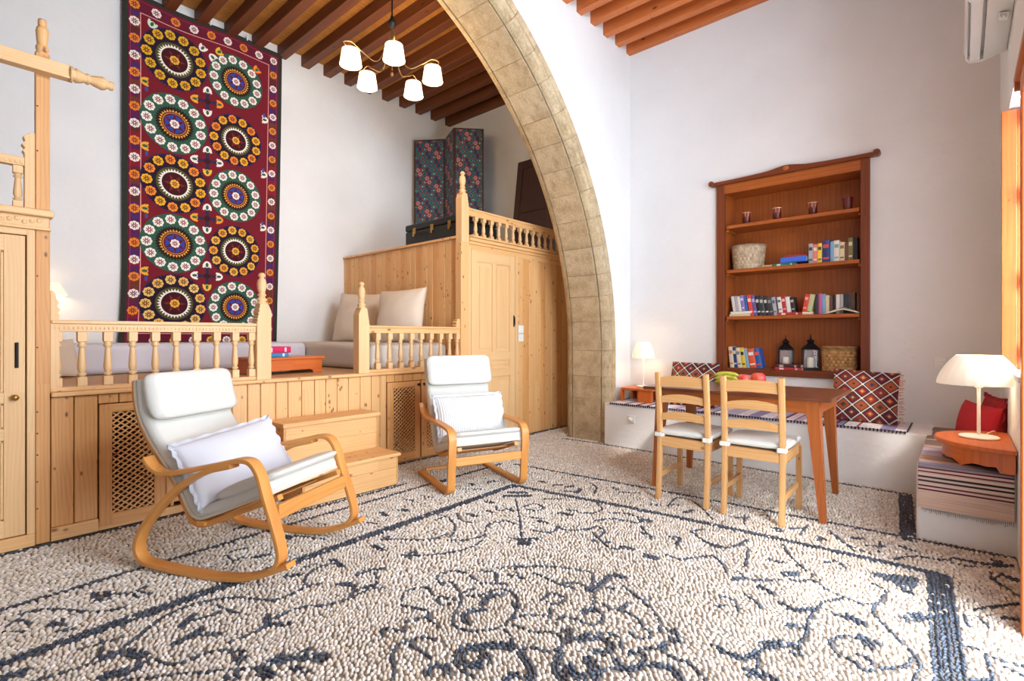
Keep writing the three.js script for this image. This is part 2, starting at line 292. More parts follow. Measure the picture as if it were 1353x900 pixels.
  for (let r = 0; r < 4; r++) { const y = (ys[r] + ys[r + 1]) / 2, x = 1.965; c.fillStyle = '#2a2440'; c.fillRect(X(x) - 9, Y(y) - 60, 18, 120); c.fillRect(X(x) - 60, Y(y) - 9, 120, 18); disc(c, X(x), Y(y), 0.03 * S, '#3a0c18'); leaf(x, y + 0.1, Math.PI, '#efe6dc'); leaf(x, y - 0.1, 0, r % 2 ? '#e8b23a' : '#efe6dc'); leaf(x - 0.1, y, Math.PI / 2, r % 2 ? '#efe6dc' : '#e8a632'); leaf(x + 0.1, y, -Math.PI / 2, r % 2 ? '#efe6dc' : '#e88f2c');
    leaf(1.42, y, Math.PI / 2, '#e8a632'); leaf(2.56, y, -Math.PI / 2, '#efe6dc'); c.fillStyle = '#384a8a'; c.fillRect(X(1.4), Y(y - 0.05), 14, 26); c.fillRect(X(2.56), Y(y + 0.07), 14, 26); }
  leaf(1.93, 4.29, 0.6, '#efe6dc'); leaf(2.03, 4.19, 2.4, '#efe6dc'); leaf(1.47, 4.33, 0.4, '#cfe0c8'); leaf(2.5, 4.27, 0.8, '#e8822c'); leaf(2.1, 4.3, 1, '#e0b030');
  for (let k = 0; k < 30000; k++) { c.fillStyle = rnd() < 0.5 ? 'rgba(0,0,0,0.10)' : 'rgba(255,220,190,0.06)'; c.fillRect(rnd() * w, rnd() * h, 3, 1.5); }
});
M.tapestry = mat({ map: tapestryTex, roughness: 1 });
// ---- kilim cushions: serrated diamonds
function kilim(seed) {
  return canvasTexture(512, 512, (c, w, h) => {
    const r = mulberry(seed); c.fillStyle = '#e2d8c8'; c.fillRect(0, 0, w, h);
    const diamond = (x, y, a, b, col) => { c.fillStyle = col; c.beginPath(); const n = 7; for (let q = 0; q < 4; q++) for (let k = 0; k < n; k++) { const f = k / n, p = [[a * f, -b * (1 - f)], [a * (1 - f), b * f], [-a * f, b * (1 - f)], [-a * (1 - f), -b * f]][q]; c.lineTo(x + p[0], y + p[1]); c.lineTo(x + p[0] * 1 + (q % 2 ? 0 : (q ? -a / n : a / n)), y + p[1] + (q % 2 ? (q === 1 ? b / n : -b / n) : 0)); } c.closePath(); c.fill(); };
    const reds = ['#861a2c', '#641a2e', '#741c28', '#581a2c', '#94302a'], mids = ['#b4562c', '#5b4c34', '#7a4254', '#a8582e', '#6a3a2c'];
    const N = 3.6, D = w / N;
    for (let j = -1; j < 9; j++) for (let i = -1; i < 5; i++) {
      const x = i * D + (j % 2 ? D / 2 : 0) + 24, y = j * D / 2 + 10, ci = Math.floor(r() * 5);
      diamond(x, y, D * 0.425, D * 0.425, '#1c2630'); diamond(x, y, D * 0.35, D * 0.35, j % 3 === 2 ? '#a8522c' : reds[ci]); diamond(x, y, D * 0.19, D * 0.19, mids[(ci + j + 5) % 5]); diamond(x, y, D * 0.085, D * 0.085, j % 3 === 2 ? '#26384a' : '#d9a05a');
    }
    for (let k = 0; k < 9000; k++) { c.fillStyle = 'rgba(0,0,0,0.12)'; c.fillRect(r() * w, r() * h, 2.5, 1); }
  });
}
M.kilim = mat({ map: kilim(5), bumpMap: weave, bumpScale: 0.0015, roughness: 1 });
M.kilimB = mat({ map: kilim(9), bumpMap: weave, bumpScale: 0.0015, roughness: 1 });
// ---- striped rag rugs, stripes across the length (v runs along the rug, 1 = 2.6 m / 1.9 m)
function ragRug(bands, seed) {
  return canvasTexture(128, 1024, (c, w, h) => {
    c.fillStyle = '#d8d0dc'; c.fillRect(0, 0, w, h);
    for (const [a, b, col] of bands) { c.fillStyle = col; c.fillRect(0, a * h, w, Math.max(1.5, (b - a) * h)); }
    const r = mulberry(seed); for (let k = 0; k < 14000; k++) { c.fillStyle = r() < 0.5 ? 'rgba(30,20,40,0.14)' : 'rgba(255,250,245,0.18)'; c.fillRect(r() * w, r() * h, 4, 1.2); }
  });
}
const runnerBands = []; { const r = mulberry(77); let p = 0; const pal = ['#e6e0e4', '#8a7fa4', '#efe9ea', '#b9aec6', '#2b2838', '#e8e2e0', '#8c1f3a', '#ded6dc', '#4a4468', '#efe8e4', '#a33a52']; while (p < 1) { const k = Math.floor(r() * pal.length), thin = k === 4 || k === 6 || k === 8 || k === 10, w = thin ? 0.004 + r() * 0.004 : 0.012 + r() * 0.03; runnerBands.push([p, p + w, pal[k]]); p += w; } }
M.runner = mat({ map: ragRug(runnerBands, 3), roughness: 1, bumpMap: weave, bumpScale: 0.002 });
M.bedRug = mat({ map: ragRug([[0, 0.06, '#d3b6a6'], [0.058, 0.063, '#4a1420'], [0.063, 0.07, '#d8c0b4'], [0.07, 0.075, '#4a1420'], [0.075, 0.086, '#d8c0b4'], [0.086, 0.092, '#1c161e'], [0.092, 0.099, '#d8c0b4'], [0.099, 0.105, '#1c161e'], [0.105, 0.116, '#d8c0b4'], [0.116, 0.12, '#5a1626'], [0.12, 0.127, '#d8c0b4'], [0.127, 0.131, '#5a1626'], [0.131, 0.162, '#8a8494'], [0.139, 0.142, '#5c5868'], [0.148, 0.151, '#5c5868'], [0.156, 0.159, '#b8b2c0'], [0.162, 0.19, '#c4a890'], [0.19, 0.24, '#a8866e'], [0.24, 0.27, '#c9ae9c'], [0.27, 0.275, '#4a4458'], [0.275, 0.35, '#d2cade'], [0.35, 0.356, '#4a4458'], [0.356, 0.43, '#c8c0d4'], [0.43, 0.437, '#4a4458'], [0.437, 0.5, '#c9b4ac'], [0.5, 0.62, '#94796a'], [0.62, 0.64, '#d8d0d0'], [0.64, 0.8, '#8a7468'], [0.8, 0.82, '#3a3430'], [0.82, 1, '#8a7468']], 4), roughness: 1, bumpMap: weave, bumpScale: 0.002 });
// ---- folding screen: circles and stars in red, teal and pink
M.screen = mat({ map: canvasTexture(256, 1024, (c, w, h) => {
  const r = mulberry(15); c.fillStyle = '#3a1a22'; c.fillRect(0, 0, w, h);
  const pal = ['#17626a', '#143a58', '#1b666c', '#c07a70', '#1f7272', '#163e5a', '#1b5f6a', '#1d6a6c'];
  for (let j = 0; j < 31; j++) for (let i = 0; i < 7; i++) { const x = (i + (j % 2) * 0.5) * w / 6, y = j * h / 30; c.strokeStyle = '#86303a'; c.lineWidth = 4; c.beginPath(); for (let q = 0; q <= 8; q++) c.lineTo(x + Math.cos(q * 0.785) * 22, y + Math.sin(q * 0.785) * 18); c.stroke(); disc(c, x, y, 17.5, pal[(i * 3 + j * 5) % 8]); disc(c, x + 21, y, 4, '#c8beb4'); disc(c, x, y, 5, (i + j) % 4 ? '#12303c' : '#e0c8b8'); }
  for (let k = 0; k < 70; k++) { c.fillStyle = pal[Math.floor(r() * 8)]; c.fillRect(r() * w, r() * h, 6, 6); }
}), roughness: 0.75 });
// ---- basket weave
const wickerBump = pixelTexture(256, 128, (u, v) => { const row = Math.floor(v * 12), k = 0.5 + 0.5 * Math.sin(u * Math.PI * 2 * 26 + (row % 2) * Math.PI), e = Math.sin((v * 12 - row) * Math.PI), q = 255 * clamp(k * 0.6 + 0.4) * e; return [q, q, q]; }, false, 1, 1);
const wickerMap = (a, b) => pixelTexture(256, 128, (u, v) => { const row = Math.floor(v * 12), k = 0.5 + 0.5 * Math.sin(u * Math.PI * 2 * 26 + (row % 2) * Math.PI); return mix3(a, b, clamp(hash2(row, Math.floor(u * 52), 3) * 0.7 + (1 - k) * 0.25)); }, true, 1, 1);
M.wickerPale = mat({ map: wickerMap([214, 196, 170], [160, 136, 104]), bumpMap: wickerBump, bumpScale: 0.008, roughness: 0.9 });
M.wickerTan = mat({ map: wickerMap([206, 164, 108], [140, 98, 52]), bumpMap: wickerBump, bumpScale: 0.008, roughness: 0.9 });
M.glass = new THREE.MeshPhysicalMaterial({ color: 0xffffff, transmission: 1, thickness: 0, roughness: 0.0, ior: 1.3 });
// ---------------------------------------------------------------- the shell
const XE = 5.38, XE2 = 5.5, XW = -2.4, NS = -0.22, NA = 2.905, NA2 = 3.49, NB = 6.185, NF = 3.875, HT = 4.95;
const ARC = { x: 1.5, y: 1.0 };
function wallXY(pts, holes, n0, n1) {                         // wall in the x-y plane between depths n0 < n1
  const s = shapeOf(pts); for (const h of holes) s.holes.push(shapeOf(h));
  const g = extrude(s, n1 - n0); g.translate(0, 0, -n1); return boxUV(g, 'y', 0, 0);
}
const rect = (a, b, c, d) => [[a, c], [b, c], [b, d], [a, d]];
{
  const w = structure('wall_back', 'white plaster wall behind the embroidered hanging', 'wall', [1.5, NB, 0]);
  part(w, 'plaster', wb(-2.8, 5.95, -0.1, HT, NB, NB + 0.35, 'y', 0), M.plaster);
  const e = structure('wall_right', 'white plaster wall around the built-in bookcase', 'wall', [XE, 1.5, 0]);
  const s = shapeOf(rect(-0.75, 3.3, -0.1, HT)); s.holes.push(shapeOf(rect(0.63, 1.86, 0.79, 2.68)));
  const g = extrude(s, 0.5); g.rotateY(Math.PI / 2); g.translate(XE, 0, 0); part(e, 'plaster', boxUV(g, 'y', 0, 0), M.plaster);
  part(e, 'loft_plaster', wb(XE2, XE2 + 0.38, -0.1, HT, 3.3, NB + 0.2, 'y', 0), M.plaster);
  const f = structure('wall_front', 'white plaster wall with the doorway and the window over the corner bench', 'wall', [1.5, NS, 0]);
  part(f, 'plaster', wallXY(rect(-2.8, 5.95, -0.1, HT), [rect(1.30, 2.80, 0.0, 2.10), rect(3.58, 4.44, 0.95, 2.57), rect(-1.34, -0.38, 0.95, 2.57), rect(1.36, 2.94, 3.05, 4.15)], -0.8, NS), M.plaster);
  const l = structure('wall_left', 'white plaster end wall opposite the bookcase', 'wall', [XW, 2, 0]);
  part(l, 'plaster', wb(XW - 0.4, XW, -0.1, HT, -0.8, NB + 0.3, 'y', 0), M.plaster);
  const a = structure('wall_middle', 'white plaster wall above the stone arch', 'wall', [ARC.x, NA, 0]);
  const sh = new THREE.Shape(); const R = 3.54;
  sh.moveTo(-2.75, -0.1); sh.lineTo(ARC.x - R, -0.1); sh.lineTo(ARC.x - R, ARC.y); sh.absarc(ARC.x, ARC.y, R, Math.PI, 0, true); sh.lineTo(ARC.x + R, -0.1); sh.lineTo(5.9, -0.1); sh.lineTo(5.9, HT); sh.lineTo(-2.75, HT); sh.closePath();
  const ag = extrude(sh, NA2 - NA, 0, 60); ag.translate(0, 0, -NA2); part(a, 'plaster', boxUV(ag, 'y', 0, 0), M.plaster);
}
// ---- stone arch, block by block
{
  const arch = structure('stone_arch', 'sandstone arch of cut blocks spanning the room', 'arch', [ARC.x, 3.2, 0]);
  // cross-section [radius, n], closed; two shallow grooves and rolled edges
  const sec = [[3.538, 2.898], [3.468, 2.898], [3.462, 2.912], [3.458, 2.912], [3.452, 2.898], [3.425, 2.915], [3.402, 2.95], [3.393, 2.988], [3.415, 2.994], [3.415, 3.0], [3.39, 3.006], [3.39, 3.372], [3.415, 3.378], [3.415, 3.384], [3.393, 3.39], [3.405, 3.43], [3.43, 3.46], [3.47, 3.497], [3.538, 3.497]];
  const place = (r, t, n, straight) => straight === 0 ? new V3(ARC.x + r * Math.cos(t), ARC.y + r * Math.sin(t), -n) : new V3(ARC.x + straight * r, t, -n);
  const block = (t0, t1, straight, seg) => {
    const pos = [], K = sec.length, quad = (a, b, c, d) => { for (const p of [a, b, c, a, c, d]) pos.push(p.x, p.y, p.z); };
    for (let i = 0; i < seg; i++) { const u = t0 + (t1 - t0) * i / seg, v = t0 + (t1 - t0) * (i + 1) / seg; for (let k = 0; k < K; k++) { const [r, n] = sec[k], [q, m] = sec[(k + 1) % K]; quad(place(r, u, n, straight), place(q, u, m, straight), place(q, v, m, straight), place(r, v, n, straight)); } }
    for (const [t, f] of [[t0, 1], [t1, 0]]) for (let k = 1; k < K - 1; k++) { const a = place(...[sec[0][0], t, sec[0][1]], straight), b = place(sec[k][0], t, sec[k][1], straight), c = place(sec[k + 1][0], t, sec[k + 1][1], straight); for (const p of f ? [a, c, b] : [a, b, c]) pos.push(p.x, p.y, p.z); }
    const g = new THREE.BufferGeometry(); g.setAttribute('position', new THREE.Float32BufferAttribute(pos, 3)); g.computeVertexNormals();
    g.setAttribute('uv', new THREE.Float32BufferAttribute(new Float32Array(pos.length / 3 * 2), 2));
    return boxUV(g, 'y', rnd(), rnd());
  };
  for (const side of [1, -1]) { let y = -0.02; for (const h of [0.22, 0.27, 0.24, 0.29]) { part(arch, 'stone_block', block(y + 0.0015, y + h - 0.0015, side, 1), M.stones[Math.floor(rnd() * 4)]); y += h; } }
  let t = 0; while (t < Math.PI - 0.02) { let d = rr(0.066, 0.098); if (t + d > Math.PI - 0.05) d = Math.PI - t; part(arch, 'stone_block', block(t + 0.0005, t + d - 0.0005, 0, 4), M.stones[Math.floor(rnd() * 4)]); t += d; }
}
// ---- ceilings and beams
{
  const c = structure('ceiling', 'plank ceiling on orange-brown beams above the main room', 'ceiling', [1.5, 1.3, 4.57]);
  part(c, 'ceiling_board', wb(-2.6, 5.6, 4.57, 4.72, -0.5, 3.1, 'x', 0), M.beamOrange);
  for (let k = 0; k < 30; k++) { const x = 5.29 - k * 0.2535; if (x < XW) break; part(c, 'beam', wb(x, x + 0.088, 4.43 - (k % 3) * 0.006, 4.575, NS - 0.02, NA + 0.02, 'z', 0.006), M.beamOrange); }
  const d = structure('ceiling', 'cane ceiling on dark brown beams behind the arch', 'ceiling', [1.5, 4.8, 4.66]);
  part(d, 'cane_mat', wb(-2.6, 5.7, 4.665, 4.8, 3.3, 6.4, 'z', 0), M.reed);
  for (let k = 0; k < 30; k++) { const x = 5.40 - k * 0.2955; if (x < XW) break; part(d, 'beam', wb(x, x + 0.105, 4.53, 4.67, NA2 - 0.03, NB + 0.03, 'z', 0.007), M.beam); }
}
// ---- benches along the walls (masonry, limewashed)
{
  const b = structure('bench_wall', 'whitewashed masonry bench along the bookcase wall', 'bench', [5.1, 1.5, 0]);
  part(b, 'masonry', wb(4.83, XE + 0.02, -0.1, 0.44, 0.16, NA + 0.02, 'y', 0.02), M.plaster);
  const c = structure('bench_wall', 'short whitewashed masonry bench under the window', 'bench', [4.6, 0, 0]);
  part(c, 'masonry', wb(3.79, XE + 0.02, -0.1, 0.425, NS - 0.02, 0.20, 'y', 0.025), M.plaster);
}
// ---- door and window on the front wall
{
  const d = structure('door_1', 'orange-brown door surround with scrolled crown beside the bench', 'door', [2.4, NS, 0]);
  part(d, 'door_jamb', wb(2.80, 2.875, 0, 2.12, NS - 0.02, NS + 0.045, 'y', 0.006), M.shutter);
  part(d, 'door_jamb', wb(1.225, 1.30, 0, 2.12, NS - 0.02, NS + 0.045, 'y', 0.006), M.shutter);
  part(d, 'lintel', wb(1.225, 2.875, 2.12, 2.2, NS - 0.02, NS + 0.045, 'x', 0.006), M.shutter);
  part(d, 'crown', wb(1.15, 2.95, 2.2, 2.235, NS - 0.02, NS + 0.06, 'x', 0.012), M.cherry);
  for (const x of [1.15, 2.95]) { const g = new THREE.CylinderGeometry(0.027, 0.027, 0.075, 16); g.rotateX(Math.PI / 2); g.translate(x, 2.2, -(NS + 0.02)); part(d, 'scroll', boxUV(g, 'z'), M.cherry); }
  const w = structure('window_1', 'window opening over the bench with an orange wooden shutter folded open', 'window', [4.0, NS, 0.95]);
  part(w, 'window_sill', wb(3.58, 4.44, 0.93, 0.96, -0.8, NS + 0.01, 'x', 0.004), M.plaster);
  const sh = part(w, 'shutter', wb(4.395, 4.43, 0.965, 2.555, -0.60, -0.255, 'y', 0.004), M.shutter);
  part(sh, 'stile', wb(4.375, 4.397, 0.965, 2.555, -0.255, -0.185, 'y', 0.004), M.shutter);
  part(sh, 'edge_stile', wb(4.397, 4.43, 0.965, 2.555, -0.256, -0.185, 'y', 0.003), M.shutter);
  for (const y of [1.06, 1.5, 2.02, 2.5]) part(sh, 'cleat', wb(4.352, 4.376, y - 0.055, y + 0.055, -0.33, -0.268, 'y', 0.012), M.shutter);
  part(w, 'window_frame', merge([wb(3.58, 4.44, 2.52, 2.57, -0.78, -0.72, 'x'), wb(3.58, 3.63, 0.96, 2.52, -0.78, -0.72, 'y'), wb(4.39, 4.44, 0.96, 2.52, -0.78, -0.72, 'y'), wb(3.99, 4.03, 0.96, 2.52, -0.78, -0.72, 'y')]), M.shutter);
}
// ---------------------------------------------------------------- pebble mosaic floor
const FLOOR = structure('floor', 'pebble mosaic floor with dark scrolls and border lines on pale stones', 'floor', [1.5, 1.8, 0]);
{
  part(FLOOR, 'mortar_bed', wb(-2.6, 5.7, -0.25, -0.0098, -0.8, NF + 0.3, 'x', 0), mat({ color: 0x85786b, roughness: 1 }));
  const F = 674, CX = 676.5, CY = 444, H = 1.165, C = 0.7501, S = 0.6613;
  const floorAt = (u, v) => { const d = F * H / (v - CY), a = (u - CX) / F * d; return [S * a + C * d, -C * a + S * d]; };
  // drawing of the mosaic: lines [offset x, offset y, scale, width factor, strokes], a stroke = [rows, x, y, x, y, ...]
  const draw = [
    [0, 740, 3.866, 1, [[1, 100, 270, 200, 248, 300, 245, 420, 255, 520, 255, 640, 235], [3, 490, 160, 500, 200, 545, 195, 550, 160], [2, 590, 165, 680, 160, 740, 130], [2, 680, 160, 700, 185], [2, 700, 150, 760, 165], [2, 40, 330, 90, 300, 150, 315], [3, 250, 330, 290, 300, 310, 325], [2, 300, 355, 370, 345], [1, 20, 360, 120, 360], [2, 400, 450, 500, 425, 620, 385], [2, 520, 410, 510, 470, 480, 500],
      [4, 490, 505, 600, 465, 680, 465, 735, 490, 720, 530, 640, 560, 530, 585], [1, 170, 610, 300, 570, 420, 540, 480, 505], [4, 0, 600, 130, 560], [2, 740, 475, 820, 510, 880, 525, 960, 505, 1040, 470, 1120, 455, 1190, 455, 1235, 480, 1220, 510], [4, 1200, 460, 1235, 480, 1220, 510], [3, 880, 425, 960, 385, 1020, 350], [3, 1000, 370, 1100, 370], [3, 910, 340, 990, 275], [1, 990, 300, 1080, 275, 1140, 245, 1110, 225], [2, 1140, 240, 1220, 265], [1, 760, 335, 840, 280, 920, 245, 1000, 215, 1100, 195, 1200, 185, 1350, 195], [1, 640, 430, 720, 370, 760, 330], [1, 640, 605, 780, 590, 960, 570, 1100, 560, 1260, 545, 1353, 540], [4, 1150, 600, 1200, 590], [3, 1300, 540, 1353, 560], [1, 1180, 410, 1270, 375, 1353, 335]]],
    [340, 700, 3.866, 1, [[1, 0, 350, 100, 350, 200, 310, 250, 285, 310, 270], [2, 235, 290, 260, 220, 330, 180, 400, 165], [3, 380, 145, 430, 180], [3, 140, 230, 220, 225], [2, 240, 185, 300, 170], [2, 0, 510, 80, 450, 150, 415, 240, 385, 330, 380, 420, 360, 490, 335, 560, 305, 640, 290], [3, 410, 270, 480, 275, 500, 300, 480, 335], [3, 540, 290, 570, 285], [3, 510, 220, 580, 200, 640, 195], [1, 600, 215, 610, 250, 600, 285], [3, 60, 425, 50, 470, 140, 475], [2, 0, 700, 60, 660, 130, 625], [4, 60, 680, 160, 650, 260, 640, 340, 645], [2, 180, 640, 260, 600], [3, 180, 690, 240, 715], [4, 20, 720, 60, 735], [1, 640, 45, 740, 45, 880, 45, 960, 20], [3, 590, 75, 640, 100], [3, 640, 40, 660, 35], [2, 970, 50, 1080, 45, 1160, 20, 1165, 0], [1, 740, 125, 870, 125, 990, 110, 1090, 85, 1150, 50], [4, 770, 135, 800, 110], [3, 980, 112, 1000, 108],
      [1, 940, 270, 915, 240, 950, 215, 1020, 205, 1090, 230, 1140, 265, 1210, 265, 1270, 270], [1, 1150, 205, 1210, 210, 1220, 250], [1, 1230, 190, 1353, 180], [2, 1290, 225, 1353, 240], [2, 930, 270, 990, 260, 1020, 290, 1040, 340, 1030, 390, 1000, 430, 1000, 470], [1, 735, 350, 760, 310, 830, 290, 870, 290, 900, 330, 960, 340, 1030, 350], [2, 740, 380, 820, 395, 870, 410, 880, 450, 920, 485], [2, 770, 460, 860, 440], [2, 920, 350, 940, 380, 980, 370], [2, 1040, 320, 1090, 300, 1110, 295], [2, 1050, 330, 1130, 330, 1200, 305, 1270, 300, 1320, 330, 1330, 380, 1300, 440, 1240, 490, 1160, 505, 1090, 510, 1020, 490], [3, 1140, 380, 1180, 335, 1240, 325], [3, 1070, 470, 1055, 430, 1090, 405, 1150, 405], [2, 640, 530, 640, 500, 690, 500, 740, 510, 750, 490], [2, 900, 550, 840, 540, 780, 560, 740, 570, 700, 600, 685, 650, 700, 700, 690, 750], [1, 780, 580, 850, 620, 880, 640], [3, 870, 740, 870, 700, 920, 685, 960, 690, 970, 720], [4, 1300, 590, 1230, 580, 1130, 590, 1060, 600, 1025, 640, 1050, 680, 1110, 685, 1170, 660, 1150, 630], [2, 1250, 490, 1290, 530, 1300, 590], [2, 1040, 710, 1100, 740], [3, 1260, 760, 1300, 730, 1353, 740], [3, 1330, 600, 1353, 640]]],
    [680, 700, 3.866, 1, [[1, 0, 190, 130, 180, 260, 190, 380, 210, 400, 250, 370, 300], [1, 100, 215, 180, 250, 250, 280, 300, 290], [1, 250, 265, 320, 265, 380, 300], [3, 390, 310, 450, 260, 500, 225, 550, 235], [2, 480, 290, 510, 295], [2, 400, 330, 410, 390, 450, 430, 430, 470, 370, 475, 320, 450, 230, 440, 215, 470], [3, 340, 420, 370, 400, 410, 405], [2, 140, 350, 180, 320, 250, 335, 240, 365, 180, 370, 150, 350], [2, 460, 375, 490, 400, 560, 385, 575, 365], [2, 480, 400, 560, 410, 620, 440, 660, 490, 690, 520], [2, 560, 285, 620, 330, 680, 380, 730, 440, 745, 520], [2, 670, 350, 690, 340], [2, 590, 520, 640, 550, 690, 540], [4, 800, 500, 820, 560], [3, 740, 600, 770, 580], [2, 0, 440, 60, 430, 180, 430, 180, 400], [2, 100, 520, 180, 515, 240, 540, 235, 590, 170, 615, 100, 595, 20, 600], [1, 0, 480, 100, 520], [4, 265, 500, 270, 560], [2, 270, 570, 350, 530, 450, 520, 530, 540, 545, 600], [3, 330, 555, 410, 545, 470, 555, 490, 590, 460, 620, 400, 610], [3, 240, 620, 210, 660, 210, 710, 250, 760], [4, 260, 680, 290, 725, 350, 745, 400, 720, 400, 670, 370, 655], [3, 20, 620, 70, 680, 90, 740, 70, 773], [3, 0, 360, 10, 390], [2, 10, 215, 20, 240], [2, 420, 760, 450, 710, 530, 700, 580, 730], [3, 510, 650, 540, 690, 610, 700, 660, 660, 650, 625, 600, 620], [2, 640, 600, 720, 600, 800, 640, 880, 670, 930, 710, 970, 760], [3, 690, 680, 780, 690, 830, 730, 850, 770], [3, 1020, 580, 1060, 610, 1130, 640, 1200, 640, 1260, 600, 1353, 580], [2, 1250, 570, 1353, 560], [1, 1240, 640, 1240, 690], [4, 1190, 720, 1260, 730, 1330, 770],
      [5, 30, 50, 60, 70], [2, 0, 40, 120, 45], [1, 400, 10, 440, 50, 500, 90, 560, 90], [3, 550, 80, 600, 95], [2, 650, 10, 700, 30], [2, 790, 30, 850, 40, 830, 65], [4, 660, 125, 720, 140], [2, 780, 125, 840, 145, 900, 140, 1010, 130, 1060, 170, 1080, 210], [1, 910, 10, 960, 50, 1040, 85, 1120, 80, 1190, 55], [2, 1180, 180, 1190, 110], [2, 1140, 210, 1190, 245, 1353, 250], [3, 1110, 245, 1150, 245], [2, 1240, 285, 1320, 325], [2, 1050, 335, 1110, 350, 1140, 400], [2, 1030, 385, 1080, 380], [2, 1180, 325, 1240, 370, 1260, 400]]],
    [1003, 700, 3.866, 1, [[5, 590, 225, 790, 243], [5, 640, 243, 785, 258], [4, 690, 262, 775, 275], [4, 725, 288, 765, 292], [3, 745, 305, 760, 312], [2, 400, 325, 460, 350, 540, 375, 620, 365], [2, 580, 270, 640, 300, 620, 350, 580, 400, 600, 440, 660, 500, 730, 570, 790, 630, 820, 680, 790, 760], [3, 110, 365, 170, 400, 270, 400], [2, 320, 365, 290, 400, 250, 460, 240, 520, 200, 570, 100, 575, 0, 610], [1, 320, 365, 420, 345], [1, 310, 385, 400, 430], [4, 440, 430, 520, 470], [4, 740, 450, 850, 440], [3, 760, 430, 820, 425], [3, 140, 480, 210, 490], [4, 180, 580, 185, 620], [2, 360, 560, 430, 535, 500, 540], [5, 510, 540, 590, 570], [3, 530, 555, 560, 590], [2, 360, 560, 400, 630, 480, 660, 530, 710, 570, 710], [2, 510, 630, 570, 660, 575, 700], [2, 620, 700, 740, 690, 780, 650], [2, 60, 150, 120, 160], [3, 150, 215, 190, 215], [1, 130, 90, 180, 150, 240, 200], [2, 340, 160, 400, 160, 440, 190], [2, 270, 220, 280, 250, 330, 290], [2, 0, 290, 70, 320], [3, 300, 30, 330, 45], [3, 470, 35, 520, 40], [1, 360, 5, 400, 40, 470, 80, 560, 115], [2, 550, 75, 640, 80], [2, 620, 60, 610, 110], [3, 730, 80, 780, 100], [1, 680, 145, 800, 130, 900, 145, 970, 150], [3, 980, 140, 1100, 160, 1200, 175, 1310, 180], [1, 990, 165, 1100, 185, 1200, 185], [4, 1210, 150, 1230, 180], [2, 1180, 215, 1190, 250, 1240, 220], [4, 1240, 230, 1310, 250], [1, 1190, 245, 1260, 290, 1320, 330], [1, 1100, 400, 1200, 385, 1320, 370], [2, 1050, 430, 1060, 470, 1080, 490], [3, 1240, 440, 1320, 455], [2, 1120, 440, 1170, 490], [2, 1040, 580, 1130, 610, 1180, 640, 1240, 660, 1353, 690], [2, 1160, 640, 1180, 700, 1200, 770], [2, 1270, 700, 1350, 740], [3, 1080, 765, 1170, 765]]],
    [560, 560, 3.866, 1.5, [[3, 430, 348, 520, 348], [3, 405, 366, 545, 364], [1, 470, 380, 490, 480, 500, 580], [4, 480, 600, 530, 600], [1, 440, 580, 580, 580], [1, 80, 460, 130, 480, 160, 530, 130, 570, 0, 590], [1.5, 120, 595, 230, 585, 300, 565, 330, 510, 380, 490], [2.5, 220, 455, 260, 465], [3, 320, 390, 345, 400], [2.5, 330, 440, 350, 450], [1, 170, 455, 190, 490, 240, 500], [1.5, 60, 485, 110, 470], [1.5, 380, 500, 420, 490, 470, 510], [1.5, 510, 420, 560, 405, 610, 420, 580, 440, 520, 430], [2.5, 430, 430, 450, 440], [1, 370, 420, 380, 440, 470, 420], [2.5, 590, 490, 620, 500], [1, 520, 470, 600, 480], [1.5, 620, 380, 700, 380], [2.5, 690, 450, 750, 460], [1.5, 730, 435, 780, 440], [1, 800, 450, 870, 450, 910, 430, 880, 400], [1.5, 880, 490, 960, 480, 1080, 500], [1.5, 950, 450, 1040, 455, 1100, 475, 1140, 490], [3, 1100, 490, 1150, 490], [1, 1110, 520, 1160, 580], [1, 840, 540, 880, 520, 920, 540, 900, 570], [2, 860, 590, 940, 600], [1, 680, 520, 740, 540, 840, 530], [1, 560, 540, 650, 550, 690, 520], [2, 590, 290, 620, 295], [2, 660, 310, 700, 310], [2, 720, 320, 760, 315], [2, 800, 330, 780, 350], [1, 850, 300, 880, 320, 870, 350], [2, 960, 320, 985, 330], [1, 700, 340, 800, 345], [1.5, 1000, 345, 1100, 350], [2, 1160, 410, 1185, 410], [2, 1270, 410, 1295, 412], [1.5, 200, 330, 290, 330], [2.5, 235, 300, 255, 310], [2, 325, 295, 355, 290], [3, 80, 290, 105, 292], [2, 1250, 570, 1310, 580, 1290, 610]]],
    [880, 600, 3.866, 1.3, [[2.5, 90, 295, 130, 285], [1, 10, 260, 60, 220, 120, 230, 200, 290, 240, 330], [1.5, 350, 320, 420, 320], [1.5, 400, 310, 400, 350], [2, 480, 310, 515, 310], [3, 550, 370, 575, 385], [1.5, 630, 375, 720, 375], [1, 680, 410, 720, 360], [3, 770, 430, 800, 430], [1, 840, 390, 900, 440, 960, 490], [1.5, 130, 390, 190, 380], [1, 140, 400, 200, 440, 300, 470, 380, 450, 410, 435], [1.5, 400, 560, 420, 480], [2, 20, 420, 70, 445], [1, 600, 460, 640, 510, 670, 560], [1.5, 810, 545, 920, 555], [2, 860, 540, 885, 560], [1.5, 530, 530, 580, 550], [3, 620, 605, 660, 605], [1, 590, 600, 650, 640, 760, 640, 830, 690], [2, 740, 620, 790, 640], [1.5, 480, 665, 540, 700]]],
    [300, 600, 4.228, 1.3, [[3, 320, 455, 350, 465], [2, 510, 385, 540, 388], [1, 380, 450, 540, 470], [2, 760, 375, 840, 385], [2.5, 860, 320, 890, 340], [3, 970, 308, 1000, 312], [2, 990, 250, 1040, 255], [1.5, 1090, 230, 1150, 240], [2.5, 150, 570, 220, 560], [1, 20, 540, 100, 520], [1, 0, 560, 40, 590, 90, 570]]],
  ];
  const lines = [];                                            // world strokes: {w, pts}
